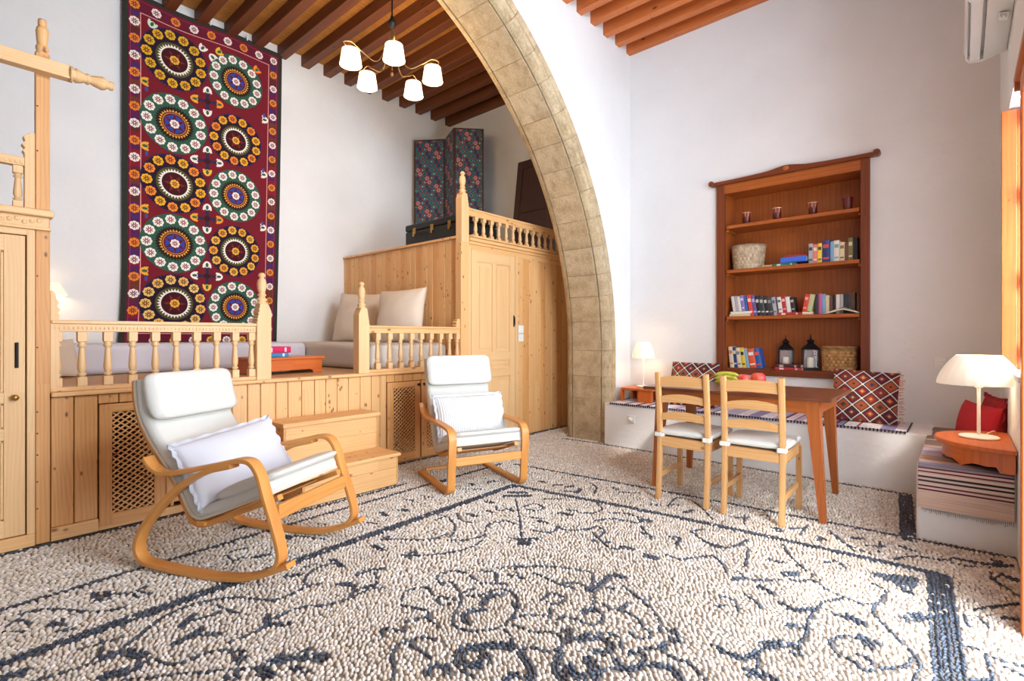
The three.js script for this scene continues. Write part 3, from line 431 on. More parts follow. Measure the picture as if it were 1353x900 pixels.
  for (const [ox, oy, sc, k, strokes] of draw) for (const s of strokes) { const p = []; for (let i = 1; i < s.length; i += 2) p.push(floorAt(ox + s[i] / sc, oy + s[i + 1] / sc)); lines.push({ rows: Math.max(1, Math.round(s[0] * k * 0.56 + (s[0] >= 3 ? 0.4 : 0))), p }); }
  const straight = (rows, ...p) => lines.push({ rows, p, line: true });
  straight(2, [-1.3, 3.842], [5.45, 3.842]);                                          // along the foot of the platform
  straight(2, floorAt(0, 804.7), floorAt(385, 691)); straight(2, floorAt(385, 691), floorAt(660, 612.5));     // outer frame line
  straight(2, floorAt(680, 612.5), floorAt(910, 654.4), floorAt(1230, 715), floorAt(1345, 737));
  straight(4, floorAt(0, 875.8), floorAt(297, 772.3), floorAt(674, 642));             // inner frame line
  straight(3, floorAt(676, 640), floorAt(910, 685.5), floorAt(1240, 757));
  straight(6, floorAt(1240, 757), floorAt(1258, 920));
  straight(2, floorAt(745, 579), floorAt(800, 587), floorAt(1196, 652));              // along the foot of the bench
  straight(5, floorAt(1196, 652), floorAt(1200, 712));
  straight(2, [1.2, 3.302], [2.47, 3.302]);
  straight(2, floorAt(0, 875.8), [-1.3, 2.6]);
  const cell = 0.0225, grid = new Map(), key = (i, j) => i * 4096 + j;
  const items = [];
  const near = (x, n, d, ang) => { const ca = Math.cos(ang || 0), sa = Math.sin(ang || 0); const i = Math.floor(x / cell) + 500, j = Math.floor(n / cell) + 500; for (let a = -1; a <= 1; a++) for (let b = -1; b <= 1; b++) for (const q of grid.get(key(i + a, j + b)) || []) { const e = items[q], dx = e.x - x, dn = e.n - n; if (ang === undefined || e.dark ? dx * dx + dn * dn < d * d * (e.dark && ang !== undefined ? 0.72 : 1) : ((dx * ca + dn * sa) / 1.2) ** 2 + ((dn * ca - dx * sa) / 0.84) ** 2 < d * d) return true; } return false; };
  const add = (x, n, ang, l, w, dark) => { const i = Math.floor(x / cell) + 500, j = Math.floor(n / cell) + 500, k = key(i, j); if (!grid.has(k)) grid.set(k, []); grid.get(k).push(items.length); items.push({ x, n, ang, l, w, dark }); };
  const inside = (x, n) => x > -1.4 && x < 5.47 && n > -0.21 && n < 3.86 && !(x > 4.825 && n < 3.02) && !(x > 3.785 && n < 0.205) && !(x > 4.88 && n > 2.9 && n < 3.5) && !(x > 1.64 && x < 2.43 && n > 3.33);
  for (const { rows, p, line } of lines) {
    const c = new THREE.CatmullRomCurve3(p.map(([x, n]) => new V3(x, 0, n)), false, 'centripetal'), L = c.getLength(), st = line ? 0.023 : 0.0235, N = Math.max(1, Math.round(L / st));
    const S = line && p.length === 2 ? [...Array(N + 1)].map((_, i) => new V3().lerpVectors(new V3(p[0][0], 0, p[0][1]), new V3(p[1][0], 0, p[1][1]), i / N)) : c.getSpacedPoints(N);
    for (let r = 0; r < rows; r++) for (let i = 0; i <= N; i++) {
      const a = S[Math.max(0, i - 1)], b = S[Math.min(N, i + 1)], l = Math.hypot(b.x - a.x, b.z - a.z) || 1, tx = (b.x - a.x) / l, tz = (b.z - a.z) / l, o = (r - (rows - 1) / 2) * 0.0165;
      const jt = line ? rr(-0.003, 0.003) : 0, sh = (r % 2) * 0.5 * st + rr(-0.004, 0.004), x = S[i].x - tz * (o + jt) + tx * sh, n = S[i].z + tx * (o + jt) + tz * sh;
      if (inside(x, n) && !near(x, n, 0.0125)) add(x, n, Math.atan2(tz, tx) + (line ? 0.55 * (r % 2 ? 1 : -1) : 0) + rr(-0.35, 0.35), rr(0.0105, 0.0128), rr(0.0062, 0.0078), 1);
    }
  }
  const flow = (x, n) => 0.35 + 1.9 * (vnoise(x * 0.9 + 7, n * 0.9 + 3, 91) - 0.5) + 0.9 * (vnoise(x * 2.6, n * 2.6, 92) - 0.5);
  const GX = 0.0094, GN = 0.0084;
  for (let j = 0; j * GN < 4.6; j++) for (let i = 0; i * GX < 7.4; i++) {
    const gx = -1.62 + (i + (j % 2) * 0.5) * GX, gn = -0.42 + j * GN, wa = 2 * Math.PI * vnoise(gx * 0.8 + 3, gn * 0.8, 71), wr = 0.16 + 0.1 * vnoise(gx * 2, gn * 2, 72);
    const x = gx + wr * Math.cos(wa) + rr(-0.0062, 0.0062), n = gn + wr * Math.sin(wa) + rr(-0.0055, 0.0055);
    const fa = flow(x, n); if (!inside(x, n) || near(x, n, 0.0154, fa)) continue;
    add(x, n, fa + rr(-0.3, 0.3), rr(0.0099, 0.0122), rr(0.0069, 0.0085), 0);
  }
  const geo = new THREE.IcosahedronGeometry(1, 1); geo.deleteAttribute('uv');
  const pebbleGeo = mergeVertices(geo); pebbleGeo.computeVertexNormals();
  const pale = [[211, 200, 187], [220, 210, 199], [206, 193, 178], [197, 181, 162], [226, 218, 209], [208, 194, 175], [204, 196, 188], [215, 202, 185]];
  const slate = [[62, 70, 82], [50, 58, 72], [74, 80, 90], [44, 50, 60], [58, 70, 88]];
  const lin = (c) => new THREE.Color().setRGB(c[0] / 255, c[1] / 255, c[2] / 255, THREE.SRGBColorSpace);
  const paleM = mat({ color: 0xffffff, roughness: 0.62 }), darkM = mat({ color: 0xffffff, roughness: 0.5 });
  const m4 = new THREE.Matrix4(), q = new THREE.Quaternion(), e = new THREE.Euler(), sc = new V3(), po = new V3();
  const setM = (it) => { e.set(rr(-0.18, 0.18), it.ang, rr(-0.25, 0.25)); q.setFromEuler(e); const hgt = rr(0.0105, 0.0135); sc.set(it.l, hgt, it.w); po.set(it.x, -hgt * 0.93 + rr(-0.0012, 0.0012), -it.n); m4.compose(po, q, sc); return m4; };
  // the 300 that show largest: nearest the camera among those in view
  const dist = (it) => { const d = C * it.x + S * it.n, a = S * it.x - C * it.n, u = CX + F * a / d, v = CY + F * H / d; return d > 0.2 && u > 10 && u < 1343 && v < 893 ? Math.hypot(d, a) : 99; };
  items.forEach((it, k) => { it.k = k; it.d = dist(it); });
  const big = new Set([...items].sort((a, b) => a.d - b.d).slice(0, 300).map((it) => it.k));
  const paleMs = pale.map((c) => { const m = paleM.clone(); m.color.copy(lin(c)); return m; }), darkMs = slate.map((c) => { const m = darkM.clone(); m.color.copy(lin(c)); return m; });
  const b = bases.get(FLOOR);
  for (const it of items) if (big.has(it.k)) {
    const o = lpart(FLOOR, 'pebble', pebbleGeo, it.dark ? darkMs[Math.floor(rnd() * 5)] : paleMs[Math.floor(rnd() * 8)]);
    setM(it).decompose(o.position, o.quaternion, o.scale); o.position.x -= b[0]; o.position.y -= b[1]; o.position.z -= b[2];
  }
  for (const [name, dark, m, pal] of [['pale_pebbles', 0, paleM, pale], ['dark_pebbles', 1, darkM, slate]]) {
    const list = items.filter((it) => it.dark === dark && !big.has(it.k)), im = new THREE.InstancedMesh(pebbleGeo, m, list.length);
    list.forEach((it, i) => { setM(it); m4.elements[12] -= b[0]; m4.elements[14] -= b[2]; im.setMatrixAt(i, m4); const c = pal[Math.floor(rnd() * pal.length)], k = rr(0.92, 1.06); im.setColorAt(i, lin([c[0] * k, c[1] * k, c[2] * k])); });
    im.name = name; im.userData.kind = 'stuff'; im.castShadow = im.receiveShadow = true; FLOOR.add(im);
  }
  console.log('pebbles', items.length);
}
// ---------------------------------------------------------------- built-in joinery
const finialProfile = [[0.0001, 0.235], [0.012, 0.233], [0.02, 0.222], [0.021, 0.208], [0.013, 0.197], [0.013, 0.192], [0.024, 0.18], [0.029, 0.15], [0.026, 0.115], [0.018, 0.085], [0.017, 0.08], [0.026, 0.074], [0.026, 0.066], [0.019, 0.058], [0.019, 0.05], [0.03, 0.042], [0.031, 0.03], [0.022, 0.022], [0.034, 0.008], [0.036, 0], [0.0001, 0]];
function balusterGeo(h, w) {                                   // square blocks at both ends, turned waist
  const p = [[0.44, 0.17], [0.30, 0.185], [0.46, 0.205], [0.46, 0.225], [0.30, 0.24], [0.28, 0.25], [0.40, 0.30], [0.44, 0.36], [0.36, 0.52], [0.28, 0.68], [0.27, 0.71], [0.44, 0.735], [0.44, 0.755], [0.3, 0.775], [0.46, 0.82]];
  const l = lathe([[0.0001, 0.165 * h], ...p.map(([r, y]) => [r * w, y * h]), [0.0001, 0.825 * h]], 12);
  return merge([boxUV(l, 'y'), lb(0, 0.085 * h, 0, w * 0.92, 0.17 * h, w * 0.92, 'y', 0.003), lb(0, 0.91 * h, 0, w * 0.92, 0.18 * h, w * 0.92, 'y', 0.003)]);
}
function newelGeo(w, h, d, shoulder, side) {                   // square post, one edge cut in scallops below a turned finial
  const y = h - 0.235, s = new THREE.Shape(), a = w / 2;
  s.moveTo(-a, 0); s.lineTo(a, 0); s.lineTo(a, y - shoulder);
  const k = (q, x) => s.lineTo(x * a, y - shoulder * q);
  if (side > 0) { k(0.95, 0.86); k(0.85, 1); k(0.78, 0.8); k(0.7, 0.92); k(0.62, 0.72); k(0.5, 0.84); k(0.42, 0.64); k(0.3, 0.74); k(0.2, 0.6); k(0, 0.56); s.lineTo(-a * 0.56, y); s.lineTo(-a, y - 0.05); }
  else { s.lineTo(a, y - 0.05); s.lineTo(a * 0.56, y); k(0, -0.56); k(0.2, -0.6); k(0.3, -0.74); k(0.42, -0.64); k(0.5, -0.84); k(0.62, -0.72); k(0.7, -0.92); k(0.78, -0.8); k(0.85, -1); k(0.95, -0.86); s.lineTo(-a, y - shoulder); }
  s.closePath();
  const g = extrude(s, d - 0.006, 0.003); g.translate(0, 0, -d / 2 + 0.003);
  const f = lathe(finialProfile.map(([r, yy]) => [r * w / 0.085, yy]), 16); f.translate(0, y, 0);
  return merge([boxUV(g, 'y'), boxUV(f, 'y')]);
}
function place(g, x, n, y) { g.translate(x, y, -n); return g; }
function panelDoor(parent, x0, x1, y0, y1, n, rails, m, cols = 1) {     // framed door in the front plane; rails = heights of the cross rails
  const w = 0.085;
  const d = part(parent, 'door', merge([wb(x0, x0 + w, y0, y1, n, n + 0.03), wb(x1 - w, x1, y0, y1, n, n + 0.03)]), m);
  for (const [a, b] of rails) part(d, 'rail', wb(x0 + w - 0.002, x1 - w + 0.002, a, b, n + 0.001, n + 0.029, 'x'), m);
  for (let k = 0; k < rails.length - 1; k++) {
    const a = rails[k][1], b = rails[k + 1][0], c = k === rails.length - 2 ? cols : 1, W = (x1 - x0 - 2 * w) / c;
    for (let i = 0; i < c; i++) {
      const l = x0 + w + i * W, r = l + W;
      part(d, 'panel', merge([wb(l, r, a, b, n + 0.014, n + 0.024, 'y', 0.001), wb(l + 0.045, r - 0.045, a + 0.045, b - 0.045, n + 0.006, n + 0.015, 'y', 0.004)]), m);
      if (i) part(d, 'muntin', wb(l - 0.03, l + 0.03, a - 0.001, b + 0.001, n + 0.001, n + 0.028), m);
      part(d, 'moulding', merge([wb(l, l + 0.012, a, b, n + 0.004, n + 0.02), wb(r - 0.012, r, a, b, n + 0.004, n + 0.02), wb(l, r, a, a + 0.012, n + 0.004, n + 0.02, 'x'), wb(l, r, b - 0.012, b, n + 0.004, n + 0.02, 'x')]), m);
    }
  }
  return d;
}
function latticeDoor(parent, x0, x1, y0, y1, n, knobX) {
  const w = 0.062, m = M.pineWarm;
  const d = part(parent, 'lattice_door', merge([wb(x0, x0 + w, y0, y1, n, n + 0.022), wb(x1 - w, x1, y0, y1, n, n + 0.022), wb(x0 + w - 0.002, x1 - w + 0.002, y0, y0 + w + 0.008, n + 0.0005, n + 0.0215, 'x'), wb(x0 + w - 0.002, x1 - w + 0.002, y1 - w + 0.01, y1, n + 0.0005, n + 0.0215, 'x')]), m);
  const a = x0 + w, b = x1 - w, c = y0 + w + 0.008, e = y1 - w + 0.01, st = 0.0265, sw = 0.0088;
  for (const dir of [1, -1]) {
    for (let k = -60; k < 60; k++) {                            // line y = c + dir * (x - a) * slope + k * step, clipped to the opening
      const sl = 0.8 * dir, y0k = c + k * st * 1.28; let pts = [];
      const yA = y0k, yB = y0k + sl * (b - a);
      for (const [x, y] of [[a, yA], [b, yB]]) if (y >= c && y <= e) pts.push([x, y]);
      for (const y of [c, e]) { const x = a + (y - y0k) / sl; if (x > a && x < b) pts.push([x, y]); }
      if (pts.length < 2 || Math.hypot(pts[0][0] - pts[1][0], pts[0][1] - pts[1][1]) < 0.02) continue;
      const z = -(n + (dir > 0 ? 0.008 : 0.014));
      part(d, 'slat', bar(new V3(pts[0][0], pts[0][1], z), new V3(pts[1][0], pts[1][1], z), sw, 0.006), dir > 0 ? M.pine : M.pineWarm);
    }
  }
  if (knobX) { const k = lathe([[0.0001, 0.03], [0.012, 0.028], [0.015, 0.02], [0.008, 0.01], [0.01, 0], [0.0001, 0]], 14); k.rotateX(Math.PI / 2); k.translate(knobX, y1 - 0.035, -n); part(d, 'knob', boxUV(k, 'z'), M.iron); }
  return d;
}
// ---- sleeping platform
const PY = 0.845;
{
  const p = thing('sleeping_platform', 'raised pine platform with plank front below the wall hanging', 'platform', [2.0, NF, 0]);
  const plankRun = (x0, x1, y0, y1, mats) => { let x = x0; while (x < x1 - 0.001) { let w = rr(0.085, 0.115); if (x + w > x1 - 0.04) w = x1 - x; part(p, 'plank', wb(x + 0.0015, x + w - 0.0015, y0, y1, NF, NF + 0.02, 'y', 0.006), mats[Math.floor(rnd() * mats.length)]); x += w; } };
  const Y1 = 0.815;
  plankRun(0.44, 0.652, 0.075, Y1, [M.pineWarm]); plankRun(0.652, 0.998, 0.757, Y1, [M.pineWarm]);
  plankRun(0.998, 1.40, 0.075, Y1, [M.pineWarm, M.pine]); plankRun(1.40, 2.69, 0.075, Y1, [M.pine]);
  plankRun(2.69, 3.47, 0.745, Y1, [M.pine, M.pineWarm]); plankRun(3.47, 3.588, 0.075, Y1, [M.pine]);
  part(p, 'skirting', wb(0.44, 0.652, 0, 0.075, NF - 0.012, NF + 0.02, 'x'), M.pine);
  part(p, 'skirting', wb(0.652, 2.69, 0, 0.05, NF - 0.008, NF + 0.02, 'x'), M.pine);
  part(p, 'skirting', wb(3.45, 3.588, 0, 0.05, NF - 0.008, NF + 0.02, 'x'), M.pine);
  part(p, 'ledge', wb(0.44, 3.586, 0.817, PY, NF - 0.028, NF + 0.075, 'x', 0.008), M.pine);
  latticeDoor(p, 0.656, 0.994, 0.02, 0.753, NF - 0.012);
  latticeDoor(p, 2.694, 3.062, 0.012, 0.742, NF - 0.012, 3.035);
  latticeDoor(p, 3.078, 3.446, 0.012, 0.742, NF - 0.012, 3.105);
  for (let k = 0, n = NF + 0.076; n < NB - 0.02; k++, n += 0.125) part(p, 'deck_board', wb(0.44, 3.62, 0.80, PY - 0.002, n + 0.001, Math.min(n + 0.1245, NB - 0.003), 'x', 0.002), M.deck);
  part(p, 'cupboard_back', wb(0.44, 3.58, 0.0, 0.80, NB - 0.03, NB - 0.012, 'x', 0), M.pineWarm);
  part(p, 'cupboard_floor', wb(0.44, 3.58, -0.008, 0.004, NF + 0.02, NB - 0.03, 'x', 0), M.pineWarm);
  for (const x of [0.44, 0.62, 1.03, 2.64, 3.49, 3.56]) part(p, 'partition', wb(x, x + 0.018, 0.004, 0.80, NF + 0.021, NB - 0.03, 'y', 0), M.pineWarm);
}
// ---- balustrades
const dentils = (x0, x1, y, n) => { const l = []; for (let x = x0; x < x1; x += 0.0205) { const g = new THREE.BoxGeometry(0.0105, 0.014, 0.008); g.translate(x, y, -n); l.push(boxUV(g)); } return merge(l); };
function balustrade(label, x0, x1, xs, toothed) {
  const b = thing('balustrade', label, 'balustrade', [(x0 + x1) / 2, NF + 0.03, PY]);
  part(b, 'handrail', merge([wb(x0, x1, 1.235, 1.257, NF - 0.008, NF + 0.066, 'x', 0.006), wb(x0, x1, 1.19, 1.236, NF + 0.004, NF + 0.054, 'x', 0.003)]), toothed ? M.palePine : M.pine);
  part(b, 'bottom_rail', wb(x0, x1, PY, PY + 0.024, NF + 0.0, NF + 0.06, 'x', 0.003), M.pine);
  const g = balusterGeo(1.19 - PY - 0.024, 0.05);
  for (const x of xs) part(b, 'baluster', place(g.clone(), x, NF + 0.03, PY + 0.024), M.palePine);
  if (toothed) { const d = part(b, 'dentil_strip', dentils(x0 + 0.02, x1, 1.211, NF + 0.001), M.palePine); d.userData.kind = 'stuff'; }
  return b;
}
{
  const xs = [0.469, 0.581, 0.703, 0.827, 0.947, 1.063, 1.184, 1.307, 1.428, 1.54];
  const l = balustrade('long pale balustrade with toothed handrail in front of the wall hanging', 0.442, 1.566, xs, true);
  part(l, 'newel_post', place(newelGeo(0.098, 1.635 - PY, 0.09, 0.13, -1), 1.615, NF + 0.03, PY), M.palePine);
  const s = new THREE.Shape(); s.moveTo(0, 0); s.lineTo(0.035, 0); s.lineTo(0.035, 0.44); for (const [x, y] of [[0.028, 0.45], [0.038, 0.47], [0.026, 0.49], [0.034, 0.51], [0.022, 0.535], [0.02, 0.56], [0.008, 0.575]]) s.lineTo(x, y); s.lineTo(0, 0.575); s.closePath();
  const g = extrude(s, 0.05, 0.002); g.translate(0.44, PY, -(NF + 0.055)); part(l, 'scalloped_bracket', boxUV(g), M.palePine);
  const r = balustrade('short pale balustrade beside the loft cupboard', 2.506, 3.588, [2.614, 2.741, 2.864, 2.987, 3.104, 3.223, 3.347, 3.466, 3.57], false);
  part(r, 'newel_post', place(newelGeo(0.1, 1.635 - PY, 0.09, 0.13, 1), 2.455, NF + 0.03, PY), M.palePine);
  const q = new THREE.Shape(); q.moveTo(0, 0); q.lineTo(-0.05, 0); for (const [x, y] of [[-0.05, 0.07], [-0.058, 0.085], [-0.042, 0.1], [-0.055, 0.115], [-0.035, 0.13], [-0.04, 0.142], [-0.01, 0.15], [0, 0.145]]) q.lineTo(x, y); q.closePath();
  const h = extrude(q, 0.05, 0.002); h.translate(3.588, 1.19, -(NF + 0.055)); part(r, 'scalloped_bracket', boxUV(h), M.pine);
}
// ---- steps up to the platform
{
  const s = thing('wooden_steps', 'two-step pine staircase block leading up to the platform', 'steps', [2.03, 3.6, 0]);
  part(s, 'lower_riser', wb(1.66, 2.41, 0, 0.135, 3.335, 3.35, 'x'), M.pine); part(s, 'lower_riser', wb(1.66, 2.41, 0.1355, 0.222, 3.335, 3.35, 'x'), M.pine);
  part(s, 'side_board', wb(1.645, 1.66, 0, 0.222, 3.335, NF - 0.012, 'z'), M.pineWarm); part(s, 'side_board', wb(2.41, 2.425, 0, 0.222, 3.335, NF - 0.012, 'z'), M.pineWarm);
  part(s, 'tread', wb(1.635, 2.437, 0.222, 0.25, 3.312, 3.63, 'x', 0.006), M.pine);
  part(s, 'upper_riser', wb(1.66, 2.41, 0.25, 0.375, 3.615, 3.63, 'x'), M.pine); part(s, 'upper_riser', wb(1.66, 2.41, 0.3755, 0.508, 3.615, 3.63, 'x'), M.pine);
  part(s, 'side_board', wb(1.645, 1.66, 0.25, 0.508, 3.615, NF - 0.012, 'z'), M.pineWarm); part(s, 'side_board', wb(2.41, 2.425, 0.25, 0.508, 3.615, NF - 0.012, 'z'), M.pineWarm);
  part(s, 'tread', wb(1.632, 2.437, 0.508, 0.54, 3.592, NF - 0.012, 'x', 0.006), M.pine);
}
// ---- cupboard with the loft on top
{
  const c = thing('loft_cupboard', 'tall knotty pine cupboard block carrying the loft', 'cupboard', [4.5, NF, 0]);
  part(c, 'corner_post', wb(3.59, 3.705, 0, 2.14, NF - 0.012, NF + 0.075, 'y', 0.004), M.pine);
  part(c, 'newel_post', place(newelGeo(0.1, 2.88 - 2.14, 0.09, 0.13, 1), 3.648, NF + 0.03, 2.14), M.palePine);
  panelDoor(c, 3.742, 4.44, 0.03, 2.075, NF - 0.01, [[0.03, 0.16], [0.72, 0.80], [0.90, 0.985], [1.965, 2.075]], M.palePine, 2);
  const dd = c.children[c.children.length - 1];
  part(c, 'door_jamb', wb(4.445, 4.488, 0, 2.10, NF - 0.014, NF + 0.02), M.palePine); part(c, 'door_jamb', wb(3.705, 3.738, 0, 2.10, NF - 0.008, NF + 0.02), M.palePine);
  part(dd, 'handle', merge([wb(4.405, 4.425, 1.27, 1.40, NF - 0.016, NF - 0.009, 'y', 0.003), wb(4.41, 4.42, 1.29, 1.38, NF - 0.032, NF - 0.024, 'y', 0.004), wb(4.411, 4.419, 1.295, 1.305, NF - 0.026, NF - 0.015, 'y', 0), wb(4.411, 4.419, 1.365, 1.375, NF - 0.026, NF - 0.015, 'y', 0)]), M.iron);
  for (let x = 4.49, k = 0; x < XE2 - 0.01; k++) { const w = Math.min([0.1, 0.115, 0.105, 0.12][k % 4], XE2 - 0.004 - x); part(c, 'front_plank', wb(x + 0.0015, x + w - 0.0015, 0.0, 2.13, NF, NF + 0.02, 'y', 0.006), k % 3 === 1 ? M.pineWarm : M.pine); x += w; }
  for (let n = NF + 0.078, k = 0; n < NB - 0.03; k++) { const w = Math.min([0.1, 0.095, 0.11, 0.09][k % 4], NB - 0.002 - n); part(c, 'side_plank', wb(3.622, 3.642, PY + 0.001, 2.185, n + 0.0025, n + w - 0.0025, 'y', 0.009), k % 3 ? M.pine : M.pineWarm); n += w; }
  part(c, 'top_cap', wb(3.60, 3.655, 2.185, 2.212, NF + 0.076, NB - 0.003, 'z', 0.005), M.pine);
  part(c, 'cornice', merge([wb(3.70, XE2 - 0.004, 2.075, 2.13, NF - 0.006, NF + 0.0, 'x', 0.001), wb(3.70, XE2 - 0.004, 2.13, 2.16, NF - 0.022, NF + 0.03, 'x', 0.008), wb(3.70, XE2 - 0.004, 2.16, 2.20, NF - 0.038, NF + 0.06, 'x', 0.012), wb(3.70, XE2 - 0.004, 2.20, 2.222, NF - 0.052, NF + 0.075, 'x', 0.006)]), M.pine);
  part(c, 'loft_floor', wb(3.645, XE2 - 0.004, 2.14, 2.19, NF + 0.08, NB - 0.003, 'x', 0), M.deck);
  const r = thing('loft_railing', 'low turned railing along the loft edge', 'railing', [4.6, NF + 0.02, 2.222]);
  part(r, 'handrail', merge([wb(3.70, XE2 - 0.004, 2.485, 2.51, NF - 0.01, NF + 0.05, 'x', 0.005), wb(3.70, XE2 - 0.004, 2.43, 2.486, NF - 0.002, NF + 0.042, 'x', 0.003)]), M.pine);
  const g = balusterGeo(2.43 - 2.222, 0.05);
  for (let k = 0; k < 14; k++) part(r, 'baluster', place(g.clone(), 3.828 + k * 0.1215, NF + 0.02, 2.222), M.palePine);
}
{
  const s = thing('light_switch', 'pair of white light switches on the knotty pine planks', 'switch', [4.55, NF, 1.1]);
  for (const y of [1.145, 1.243]) { part(s, 'switch_plate', wb(4.503, 4.592, y - 0.044, y + 0.044, NF - 0.011, NF - 0.0005, 'y', 0.004), M.plastic); part(s, 'rocker', wb(4.523, 4.572, y - 0.026, y + 0.026, NF - 0.017, NF - 0.01, 'y', 0.003), M.white); }
}
// ---- wardrobe and bed post at the end of the platform
{
  const w = thing('carved_wardrobe', 'pale carved wardrobe with panelled door beside the balustrade', 'wardrobe', [0.0, NF, 0]);
  panelDoor(w, -0.42, 0.334, 0.075, 1.715, NF - 0.012, [[0.075, 0.17], [0.60, 0.665], [0.80, 0.86], [1.625, 1.715]], M.palePine, 1);
  const d = w.children[w.children.length - 1];
  for (const s of [1, 0.62]) { const c = [[0.0, 0.17], [0.115, 0], [0, -0.17], [-0.115, 0]].map(([a, b]) => new V3(-0.043 + 0.16 + a * s, 1.24 + b * s, -(NF - 0.009))); c.forEach((p, i) => part(d, 'carved_line', bar(p, c[(i + 1) % 4], 0.012, 0.01), M.palePine)); }
  part(d, 'lock_plate', merge([wb(0.292, 0.308, 0.99, 1.13, NF - 0.017, NF - 0.011, 'y', 0.003), wb(0.296, 0.304, 1.0, 1.12, NF - 0.026, NF - 0.016, 'y', 0.003)]), M.iron);
  const k = lathe([[0.0001, 0.035], [0.014, 0.032], [0.017, 0.022], [0.009, 0.012], [0.016, 0.004], [0.016, 0], [0.0001, 0]], 14); k.rotateX(Math.PI / 2); k.translate(0.292, 0.83, -(NF - 0.012)); part(d, 'knob', boxUV(k, 'z'), M.brass);
  part(w, 'skirting', wb(-0.5, 0.374, 0, 0.07, NF - 0.018, NF + 0.02, 'x'), M.pine);
  part(w, 'door_jamb', wb(0.34, 0.374, 0.07, 1.75, NF - 0.016, NF + 0.04), M.palePine);
  part(w, 'header', wb(-0.5, 0.374, 1.72, 1.755, NF - 0.014, NF + 0.04, 'x'), M.palePine);
  part(w, 'cornice', merge([wb(-0.5, 0.44, 1.755, 1.772, NF - 0.03, NF + 0.04, 'x', 0.004), wb(-0.5, 0.43, 1.772, 1.828, NF - 0.02, NF + 0.04, 'x', 0.002), wb(-0.5, 0.45, 1.828, 1.868, NF - 0.05, NF + 0.06, 'x', 0.01)]), M.palePine);
  const bl = []; for (let x = -0.48; x < 0.41; x += 0.03) { const g = new THREE.SphereGeometry(0.012, 8, 6); g.scale(1, 1, 0.5); g.translate(x, 1.80 + 0.008 * Math.sin(x * 70), -(NF - 0.02)); bl.push(boxUV(g)); }
  part(w, 'carved_frieze', merge(bl), M.palePine).userData.kind = 'stuff';
  part(w, 'side_panel', wb(-0.55, -0.5, 0, 1.75, NF, NB - 0.1), M.palePine); part(w, 'body', wb(-0.5, 0.36, 0.0, 1.75, NF + 0.045, NB - 0.5, 'y', 0), M.palePine);
  part(w, 'top_rail', merge([wb(-0.5, 0.332, 2.10, 2.148, NF - 0.01, NF + 0.04, 'x', 0.004)]), M.palePine);
  const tt = part(w, 'dentil_strip', dentils(-0.48, 0.33, 2.116, NF - 0.012), M.palePine); tt.userData.kind = 'stuff';
  const bg = balusterGeo(2.10 - 1.868, 0.044); for (let x = 0.306; x > -0.5; x -= 0.16) part(w, 'baluster', place(bg.clone(), x, NF + 0.015, 1.868), M.palePine);
  const s = new THREE.Shape(); s.moveTo(0.372, 1.868); for (const [x, y] of [[0.333, 1.868], [0.333, 2.17], [0.325, 2.185], [0.336, 2.2], [0.322, 2.22], [0.335, 2.24], [0.328, 2.262], [0.35, 2.285], [0.372, 2.29]]) s.lineTo(x, y); s.closePath();
  const g = extrude(s, 0.05, 0.002); g.translate(0, 0, -(NF + 0.04)); part(w, 'scalloped_bracket', boxUV(g), M.palePine);
  const p = thing('bed_post', 'tall pine bed post with turned crossbar beside the wardrobe', 'post', [0.405, NF, 0]);
  part(p, 'post', wb(0.377, 0.437, 0, 2.75, NF - 0.004, NF + 0.06, 'y', 0.003), M.pineWarm);
  const f = lathe([[0.0001, 0.24], [0.018, 0.238], [0.02, 0.23], [0.02, 0.205], [0.014, 0.2], [0.026, 0.19], [0.03, 0.175], [0.026, 0.12], [0.022, 0.09], [0.03, 0.085], [0.03, 0.07], [0.026, 0.065], [0.026, 0.05], [0.033, 0.045], [0.033, 0.02], [0.028, 0], [0.0001, 0]], 8); f.rotateY(Math.PI / 8); f.translate(0.407, 2.715, -(NF + 0.028)); part(p, 'finial', boxUV(f), M.pine);
  const cb = part(p, 'crossbar', wb(-0.6, 0.515, 2.63, 2.705, NF - 0.07, NF - 0.005, 'x', 0.004), M.palePine);
  const e = lathe([[0.0001, 0.205], [0.02, 0.205], [0.022, 0.19], [0.016, 0.18], [0.027, 0.165], [0.032, 0.15], [0.024, 0.11], [0.018, 0.095], [0.025, 0.09], [0.025, 0.078], [0.02, 0.072], [0.03, 0.045], [0.034, 0.03], [0.026, 0.022], [0.037, 0.016], [0.037, 0], [0.0001, 0]].map(([a, b]) => [a * 1.22, b]), 8); e.rotateY(Math.PI / 8); e.rotateZ(-Math.PI / 2); e.translate(0.512, 2.667, -(NF - 0.038)); part(cb, 'turned_end', boxUV(e, 'x'), M.palePine);
  for (const y of [0.2, 0.35, 0.5, 0.62, 0.74, 1.1, 1.5, 2.2, 2.45]) { const q = new THREE.SphereGeometry(0.004, 8, 6); q.scale(1, 1, 0.4); q.translate(0.384, y, -(NF - 0.004)); part(p, 'nail', boxUV(q), M.iron); }
}
